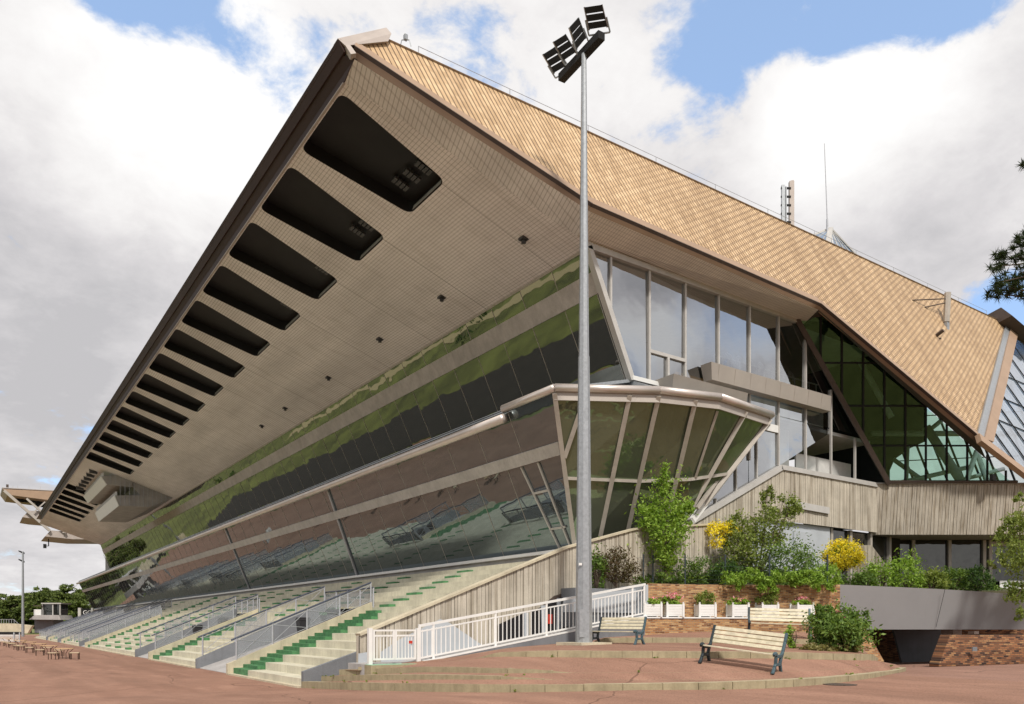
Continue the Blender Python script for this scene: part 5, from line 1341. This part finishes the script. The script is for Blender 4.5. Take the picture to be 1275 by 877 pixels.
def place_bench(o, px, py, d, th, scale, label):
    p = W(px, py, d); o.location = p; o.rotation_euler = (0, 0, -R(34.9) - R(th)); o.scale = (scale,) * 3
    wx = Vector((math.cos(o.rotation_euler.z), math.sin(o.rotation_euler.z), 0)); hh_ = []
    for s_ in (-1, 1):
        h_ = TERT.ray_cast(p + wx * s_ * .95 * scale + UP * 2, -UP)[0]; hh_.append(h_.z if h_ else p.z)
    o.location.z = sum(hh_) / 2 - .01; o.rotation_euler.y = -math.atan2(hh_[1] - hh_[0], 1.9 * scale)
    tag(o, label, 'bench', 'park benches on the terrace')
b0 = make_bench(M['iron'])
b1_ = copy_tree(b0); b2_ = copy_tree(b0)
place_bench(b0, 921, 829, 22.0, 38, 1.08, 'nearest cream slatted bench with blue green iron legs on the red terrace')
place_bench(b1_, 970, 787.5, 31.5, 14, 1.2, 'cream slatted bench in front of the brick wall and planters')
place_bench(b2_, 768, 803.5, 29.6, 42, 1.03, 'short looking cream bench right beside the tall lamp mast')
bpy.context.view_layer.update()

# ------------------------------------------------------------------ tables and stools on the far forecourt
def make_table():
    t = thing('garden_table', (0, 0, 0))
    mb = MB(); mb.prism([(.68 * math.cos(a) * 1.0, .42 * math.sin(a), .70) for a in [i * math.pi / 8 + .2 for i in range(16)]], (0, 0, .05)); mb.build('table_top', M['tabletop'], t, local=True)
    for sx in (-1, 1):
        for sy in (-1, 1):
            mb = MB(); mb.tube((sx * .25, sy * .2, 0), (sx * .22, sy * .18, .4), .022, n=6); mb.tube((sx * .22, sy * .18, .4), (sx * .48, sy * .3, .70), .022, n=6); mb.build('leg', M['ironleg'], t, local=True)
    mb = MB(); mb.bar((-.25, .2, .1), (.25, -.2, .1), .03, .03); mb.bar((-.25, -.2, .1), (.25, .2, .1), .03, .03); mb.build('stretcher', M['ironleg'], t, local=True)
    return t
def make_stool():
    t = thing('stool', (0, 0, 0))
    mb = MB(); mb.box((-.3, -.22, .42), (.3, .22, .48)); mb.build('seat', M['stooltop'], t, local=True, bevel=.02)
    for sx in (-1, 1):
        for sy in (-1, 1): mb = MB(); mb.bar((sx * .25, sy * .17, 0), (sx * .25, sy * .17, .42), .04, .04); mb.build('leg', M['ironleg'], t, local=True)
    return t
tab0, st0 = make_table(), make_stool(); ti = si = 0
tabs = [(80, 820.5), (61, 815.5), (48, 812), (36.5, 808.8), (25.5, 806), (16, 803.6), (8, 801.6)]
tl = ['nearest tan garden table of the row on the forecourt, between two stools', 'second tan garden table in the row counted from the camera', 'third tan garden table in the row counted from the camera', 'fourth tan garden table, in the middle of the row', 'fifth tan garden table in the row counted from the camera', 'last but one tan garden table of the row', 'farthest tan garden table, at the left edge of the picture']
for i, (px, py) in enumerate(tabs):
    o = tab0 if i == 0 else copy_tree(tab0); d = EYE * F / (py - HY); p = W(px, py, d); p.z = .004; o.location = p; o.rotation_euler = (0, 0, -R(34.9) + .1 * i); o.scale = (1.0, 1, 1)
    tag(o, tl[i], 'table', 'garden tables on the forecourt')
stl = [(66.5, 821.3), (93, 821.2), (49.5, 816.5), (74, 817.), (37, 813.), (59, 813), (22, 809.5), (26, 810.5), (15, 807), (12, 806.2), (8, 804.8), (3.5, 803.8)]
nm = ['left stool at the nearest garden table', 'right stool at the nearest garden table, toward the steps', 'left stool at the second garden table', 'stool just behind the nearest garden table on the right', 'left stool at the third garden table', 'stool behind the second garden table', 'left of the two stools at the fourth garden table', 'right of the two stools at the fourth garden table', 'right stool of the pair at the fifth table', 'left stool of the pair at the fifth table', 'stool at the last but one table', 'stool at the left edge of the picture']
for i, (px, py) in enumerate(stl):
    o = st0 if i == 0 else copy_tree(st0); d = EYE * F / (py - HY); p = W(px, py, d); p.z = .004; o.location = p; o.rotation_euler = (0, 0, -R(34.9) + .3 * (i % 3)); o.scale = (1, 1, 1)
    tag(o, 'small tan topped ' + nm[i], 'stool', 'stools beside the garden tables')

# ------------------------------------------------------------------ far left: mast, cabin, wall, fence, boards
fm_ = W(28.5, 790, 165); fm_.z = 0
t = thing('lamp_mast', fm_, 0, 'thin distant lamp mast with two heads in front of the pines', 'lamp mast')
mb = MB(); mb.tube(fm_, fm_ + UP * 18., .30, .16, n=8); mb.build('pole', M['galv'], t)
for z in (17.9, 16.1): mb = MB(); mb.prism([fm_ + UP * z - RGT * 1.0 + UP * .35, fm_ + UP * z + RGT * .05 - UP * .05, fm_ + UP * z + RGT * .05 - UP * .4, fm_ + UP * z - RGT * .9 + UP * .1], FWD * .5); mb.build('lamp_head', M['black'], t)
CB = thing('control_cabin', W(58, 785, 170), 0, 'small glass control cabin on a grey base at the far end of the terrace', 'cabin')
def qd(x0, y0, x1, y1, d, th, name, mat, par):
    mb = MB(); mb.prism([W(x0, y1, d), W(x1, y1, d), W(x1, y0, d), W(x0, y0, d)], FWD * th); return mb.build(name, mat, par)
qd(43, 771, 66, 788, 171, 4, 'base', M['greywall'], CB); 
mb = MB(); mb.prism([W(36, 771.5, 169), W(76, 772, 169), W(73, 766, 169), W(43, 766, 169)], FWD * 5); mb.build('roof_skirt', M['greyc'], CB)
qd(53, 752, 75, 766, 171, 3, 'glass_room', M['glass_dark'], CB); qd(51, 750.8, 76, 752.2, 170.5, 4, 'roof', M['offwhite'], CB)
mb = MB()
for px in (53, 66, 75): mb.bar(W(px, 766, 170.8), W(px, 751, 170.8), .22, .22)
mb.build('posts', M['offwhite'], CB)
qd(42, 759, 51, 766, 170, 2, 'white_unit', M['white'], CB); qd(41, 754, 51, 755, 170, 2, 'awning', M['dbrown'], CB)
BG = thing('concrete_wall', W(12, 787, 200), 0, 'low beige concrete wall with railing at the far left edge', 'wall')
mb = MB(); mb.prism([W(-60, 789, 200), W(34, 789, 200), W(40, 779, 200), W(15, 776.5, 200), W(-60, 776, 200)], FWD * 1); mb.build('wall', M['tierwall'], BG)
qd(-60, 787, 26, 792, 199.7, .2, 'painted_shadow_strip', M['void'], BG)  # black strip put in as the shade under the wall
mb = MB()
for k in range(9): a = W(-8 + k * 3.2, 776.5, 200); mb.bar(a, a + UP * 1.1, .08, .08)
mb.bar(W(-10, 771.5, 200), W(17, 771.5, 200), .08, .08); mb.bar(W(17, 771.5, 200), W(23, 777, 200), .08, .08); mb.build('railing', M['steel'], BG)
PF = thing('picket_fence', W(8, 797, 112), 0, 'low white picket fence beyond the farthest tables', 'fence')
mb = MB()
for k in range(26): a = W(-10 + k * 1.35, 797.5, 112); a.z = 0; mb.bar(a, a + UP * 1.05, .07, .04)
mb.build('pickets', M['white'], PF)
mb = MB(); a, b = W(-10, 797, 112), W(25, 797, 112)
for z in (.25, .9): mb.bar(Vector((a.x, a.y, z)), Vector((b.x, b.y, z)), .06, .06)
mb.build('rails', M['white'], PF)
for px in (24.5, 17.5): mb = MB(); a = W(px, 797, 111.8); a.z = 0; mb.bar(a, a + UP * 1.35, .14, .14); mb.build('post', M['lightgrey'], PF)
# dark sign board with large letters, partly hidden by a white pillar
SG = thing('sign_board', W(107, 762, 150), 0, 'dark board with large white letters starting with G by the end of the glass', 'sign')
qd(101.5, 758, 113.5, 766.8, 150, .3, 'board', M['black'], SG)
cu = bpy.data.curves.new('letters', 'FONT'); cu.body = 'GO'; cu.size = 1.15; cu.extrude = .03
lo_ = bpy.data.objects.new('letters', cu); COL.objects.link(lo_)
dg = bpy.context.evaluated_depsgraph_get(); me = bpy.data.meshes.new_from_object(lo_.evaluated_get(dg)); bpy.data.objects.remove(lo_)
me.materials.clear(); me.materials.append(M['letter']); lt = bpy.data.objects.new('letters', me); COL.objects.link(lt); lt.parent = SG
lt.rotation_euler = (R(90), 0, -R(34.9)); lt.location = W(103.2, 765.3, 149.9) - origin(SG)
for i, (px0, px1) in enumerate(((113.2, 115.6), (124, 126.2))):
    o = qd(px0, 757, px1, 767, 149.5, .4, 'white_pillar', M['white'], None); tag(o, ['white pillar covering the right end of the lettered sign board', 'white pillar beside the dark panel at the end of the glass'][i], 'pillar')
o = qd(118, 763.2, 123.5, 765.4, 149.6, .2, 'lime_banner', M['lime'], None); tag(o, 'small lime green banner between the two white pillars', 'banner')
o = qd(97, 757, 100.5, 770, 150, .6, 'white_kiosk', M['offwhite'], None); tag(o, 'narrow pale box left of the lettered sign board', 'kiosk')

# ------------------------------------------------------------------ things on the roof
AN = thing('panel_antenna', W(982, 284, 55), 0, 'tall white panel antenna with brackets on the roof ridge', 'antenna')
a = W(985.5, 281, 55); mb = MB(); mb.prism([a - RGT * .13, a + RGT * .2, a + RGT * .2 + UP * 3.15, a + RGT * .12 + UP * 3.22, a - RGT * .13 + UP * 3.15], FWD * .25); mb.build('panel', M['cap'], AN)
mb = MB(); q = W(978.5, 284, 55.); mb.tube(q - UP * .8, q + UP * 2.9, .07, n=6); mb.bar(q + UP * .2 - RGT * .2, q + UP * 3. - RGT * .2, .22, .2); mb.build('pole', M['galv'], AN)
mb = MB()
for z in (.4, 1.0, 1.6, 2.2, 2.8): mb.bar(q - RGT * .35 + UP * z, q + RGT * .35 + UP * z, .1, .12)
q2 = W(974, 284, 55.2); mb.tube(q2 - UP * .6, q2 + UP * 2.7, .045, n=6); mb.bar(q2 + UP * 1.2, q + UP * 1.2, .08, .25); mb.build('bracket', M['black'], AN)
MA = thing('roof_mast', W(1029, 288, 62), 0, 'thin vertical rod mast rising above the glass pyramid on the roof', 'mast')
a = W(1030, 289, 62); mb = MB(); mb.tube(a - UP * .3, a + UP * 1., .09, n=6); mb.tube(a + UP * 1., W(1026.5, 179, 62), .05, .03, n=6); mb.build('rod', M['steel'], MA)
SK = thing('glass_pyramid', W(1040, 305, 64), 0, 'small glazed pyramid skylight peeking over the roof ridge', 'skylight')
ap = W(1034, 284.5, 62.2); bl, bf, br = W(984, 305, 62.), W(1029, 320, 59.5), W(1080, 333, 66); bb_ = W(1040, 312, 70)
for tri in ((bl, bf, ap), (bf, br, ap), (br, bb_, ap), (bb_, bl, ap)): mb = MB(); mb.prism(list(tri), Vector((0, 0, -.04))); mb.build('glass_face', M['glass_sky'], SK)
mb = MB()
for b in (bl, bf, br): mb.bar(ap, b, .16 if b is not bf else .4, .14)
for k in range(1, 5): mb.bar(lerp(ap, bf, .0), lerp(bf, br, k / 5), .07, .07)
for k in range(1, 3): mb.bar(ap, lerp(bl, bf, k / 3), .06, .06)
mb.build('frame_bars', M['offwhite'], SK)
BA = thing('bracket_antenna', T(1178, 420), 0, 'antenna unit held off the tan roof slope by two struts', 'antenna')
a = T(1178, 424) + tn * 1.2; b = T(1178, 395) + tn * 1.3
ta_ = W(1180, 365, (b - CAM).dot(FWD)); bt_ = W(1177, 424, (b - CAM).dot(FWD))
mb = MB(); mb.tube(bt_, ta_, .07, n=7); mb.build('pole', M['galv'], BA)
mb = MB(); mb.tube(lerp(ta_, bt_, 0), lerp(ta_, bt_, .62), .22, n=8); mb.build('body', M['frame'], BA)
mb = MB(); mb.tube(T(1136, 374), lerp(ta_, bt_, .12), .04, n=6); mb.tube(T(1151, 383), lerp(ta_, bt_, .2), .04, n=6); mb.tube(T(1170, 422), lerp(ta_, bt_, .97), .07, n=6); mb.tube(T(1166, 418), T(1166, 418) + tn * .5, .12, n=6); mb.build('strut', M['dbrown'], BA)
mb = MB(); c = lerp(ta_, bt_, .72); mb.box((c.x - .16, c.y - .16, c.z - .35), (c.x + .16, c.y + .16, c.z + .3)); mb.build('amplifier', M['galv'], BA)
RS = thing('ridge_lamp', W(505, 52, 31.4), 0, 'small lamp on a bracket at the near end of the roof ridge', 'lamp')
c = W(505, 50, 31.5); mb = MB(); mb.box((c.x - .07, c.y - .07, c.z), (c.x + .07, c.y + .07, c.z + .2)); mb.build('body', M['galv'], RS)
mb = MB(); mb.tube(c + RGT * -.2 - UP * .2, c - RGT * .15, .02, n=5); mb.tube(c - RGT * .15, c + RGT * .15, .02, n=5); mb.tube(c + RGT * .15, c + RGT * .22 - UP * .25, .02, n=5); mb.build('bracket', M['galv'], RS)
WR = thing('lightning_wire', RA, 0, 'thin wire on short rods along the roof ridge', 'wire')
mb = MB(); prev = None
for k in range(12):
    p = lerp(RA, RB, .03 + k * .082) + Vector((0, .1, .1)); mb.tube(p, p + UP * .28, .018, n=5)
    if prev is not None: mb.tube(prev + UP * .27, p + UP * .27, .012, n=5)
    prev = p
mb.build('cable', M['steel'], WR)

# ------------------------------------------------------------------ light and sky
w = bpy.data.worlds.new('World'); sc.world = w; w.use_nodes = True
nt = w.node_tree; nt.nodes.clear(); n = N(nt)
out = nt.nodes.new('ShaderNodeOutputWorld'); bgn = nt.nodes.new('ShaderNodeBackground'); bgn.inputs[1].default_value = .1
SUN_EL, SUN_DIR = 48., Vector((-.42, -.90, 0)).normalized()       # direction toward the sun, horizontal part
sky = nt.nodes.new('ShaderNodeTexSky'); sky.sky_type = 'NISHITA'; sky.sun_disc = False; sky.sun_elevation = R(SUN_EL)
sky.sun_rotation = math.atan2(SUN_DIR.x, SUN_DIR.y); sky.air_density = 1.; sky.dust_density = .6
dirv = n.new('ShaderNodeTexCoord').outputs['Generated']
def blob(px, py, inner_, outer_):
    d = ray(px, py).normalized(); v = n.dot(dirv, tuple(d)); a = n.math('ARCCOSINE', n.math('MINIMUM', v, .99999))
    mr = n.new('ShaderNodeMapRange'); mr.interpolation_type = 'SMOOTHSTEP'; n.link(a, mr.inputs[0]); mr.inputs[1].default_value = R(inner_); mr.inputs[2].default_value = R(outer_); mr.inputs[3].default_value = 1.; mr.inputs[4].default_value = 0.
    return mr.outputs[0]
sep = n.new('ShaderNodeSeparateXYZ'); n.link(dirv, sep.inputs[0])
# clouds live on a flat layer: direction / (height + c) gives them perspective toward the horizon
hh = n.math('ADD', n.math('MAXIMUM', sep.outputs[2], 0.), .28)
cl = n.new('ShaderNodeCombineXYZ'); n.link(n.math('DIVIDE', sep.outputs[0], hh), cl.inputs[0]); n.link(n.math('DIVIDE', sep.outputs[1], hh), cl.inputs[1]); cl.inputs[2].default_value = 3.7
n1 = n.noise(cl.outputs[0], 2.3, 9, .58, .15); n2 = n.noise(cl.outputs[0], 8., 9, .62, .2); n3 = n.noise(cl.outputs[0], 1.3, 6, .55)
cover = n.math('ADD', n.math('MULTIPLY', n1, 1.15), n.math('MULTIPLY', n2, .95))
cover = n.math('SUBTRACT', cover, .36)
for (px, py, a, b, k) in ((1000, -2, .5, 7., .32), (1130, -10, .5, 7., .34), (1225, 10, .5, 6., .3), (900, -10, .5, 6., .2), (345, 66, .1, 5.0, .30), (240, 22, .1, 6., .24), (450, 40, .1, 6., .16), (590, 70, .1, 6, .10), (130, -5, .1, 5., .2), (660, 60, 1., 8., .10), (850, 110, .5, 6., .11), (130, 0, .3, 2.5, .15), (1000, 150, .5, 3., .14), (1268, 385, .5, 4.5, .36), (560, 60, .5, 5, .10), (860, 110, .5, 6, .10), (200, -30, 1., 6., .25)):
    cover = n.math('SUBTRACT', cover, n.math('MULTIPLY', blob(px, py, a, b), k))
for (px, py, a, b, k) in ((170, 190, 4., 9., .30), (1080, 220, 3., 7.5, .26), (1210, 160, 2., 6, .24)):
    cover = n.math('ADD', cover, n.math('MULTIPLY', blob(px, py, a, b), k))
cov = n.ramp(cover, [(.36, (0, 0, 0)), (.56, (1, 1, 1))], 'EASE')
# broken blue and bright cloud in the part of the sky behind the camera
def flip(px, py): r_ = ray(px, py).normalized(); return Vector((r_.x, -r_.y, r_.z))
def blobv(d, inner_, outer_):
    v = n.dot(dirv, tuple(d)); a = n.math('ARCCOSINE', n.math('MINIMUM', v, .99999))
    mr = n.new('ShaderNodeMapRange'); mr.interpolation_type = 'SMOOTHSTEP'; n.link(a, mr.inputs[0]); mr.inputs[1].default_value = R(inner_); mr.inputs[2].default_value = R(outer_); mr.inputs[3].default_value = 1.; mr.inputs[4].default_value = 0.
    return mr.outputs[0]
for (px, py, a, b, k) in ((775, 470, .3, 4., .2), (912, 385, .3, 4., .2), (955, 400, .3, 4., .18)):
    cov = n.mix(1., cov, n.math('SUBTRACT', 1., n.math('MULTIPLY', blobv(flip(px, py), a, b), k * 2.2)), 'MULTIPLY')
# brightness of the cloud: bright tops, greyer bellies
br = n.math('ADD', n.math('MULTIPLY', n3, .62), n.math('ADD', n.math('MULTIPLY', n2, .55), n.math('MULTIPLY', n1, .18)))
br = n.math('SUBTRACT', br, .05)
for (px, py, a, b, k) in ((190, 115, 2., 13., .26), (330, 130, 1., 5., .12), (1090, 150, 2, 9, .24), (1000, 190, 1, 6, .14), (300, 520, 2., 11., .12), (640, 110, 3, 12, .12)):
    br = n.math('ADD', br, n.math('MULTIPLY', blob(px, py, a, b), k))
for (px, py, a, b, k) in ((70, 330, 3., 12., .20), (1190, 240, 1., 7., .16), (60, 560, 2., 9., .12), (600, 20, 2, 8, .05), (1060, 270, 1, 6, .1)):
    br = n.math('SUBTRACT', br, n.math('MULTIPLY', blob(px, py, a, b), k))
for (px, py, a, b, k) in ((800, 400, .5, 3.5, .35), (850, 430, .5, 4., .36), (1000, 540, .5, 4, .25), (925, 430, .3, 2.5, .3)): br = n.math('ADD', br, n.math('MULTIPLY', blobv(flip(px, py), a, b), k))
for (px, py, a, b, k) in ((830, 350, .5, 4., .35), (880, 470, .5, 4., .3), (775, 450, .3, 3., .3)): br = n.math('SUBTRACT', br, n.math('MULTIPLY', blobv(flip(px, py), a, b), k))
cc = n.ramp(br, [(.38, (2.75, 2.7, 2.78)), (.56, (3.5, 3.4, 3.45)), (.74, (4.4, 4.3, 4.27)), (.92, (5.0, 4.95, 4.9))])
blue = n.mix(1., sky.outputs[0], (1.25, 1.35, 1.5), 'MULTIPLY'); blue = n.mix(.6, blue, (1.95, 2.7, 3.85))
col = n.mix(cov, blue, cc)
n.link(col, bgn.inputs[0]); n.link(bgn.outputs[0], out.inputs[0])

sl = bpy.data.lights.new('sun', 'SUN'); sl.energy = 1.8; sl.angle = R(6); sl.color = (1., .94, .86)
so = bpy.data.objects.new('sun', sl); COL.objects.link(so)
sd = Vector((SUN_DIR.x * math.cos(R(SUN_EL)), SUN_DIR.y * math.cos(R(SUN_EL)), math.sin(R(SUN_EL))))
so.rotation_euler = sd.to_track_quat('Z', 'Y').to_euler()

cd = bpy.data.cameras.new('camera'); co = bpy.data.objects.new('camera', cd); COL.objects.link(co); sc.camera = co
co.location = CAM; co.rotation_euler = (R(90), 0, math.atan2(-FWD.x, FWD.y))
cd.sensor_fit = 'HORIZONTAL'; cd.sensor_width = 36; cd.lens = 36 * F / 1275.; cd.shift_y = (HY - 438.5) / 1275.; cd.shift_x = 0
cd.clip_start = .1; cd.clip_end = 6000
sc.view_settings.view_transform = 'Standard'; sc.view_settings.look = 'None'; sc.view_settings.exposure = 1.05; sc.view_settings.gamma = 1.
sc.view_settings.use_curve_mapping = False
sc.render.engine = 'CYCLES'; sc.cycles.use_denoising = True; sc.cycles.max_bounces = 8; sc.cycles.transparent_max_bounces = 12
sc.cycles.caustics_reflective = False; sc.cycles.caustics_refractive = False
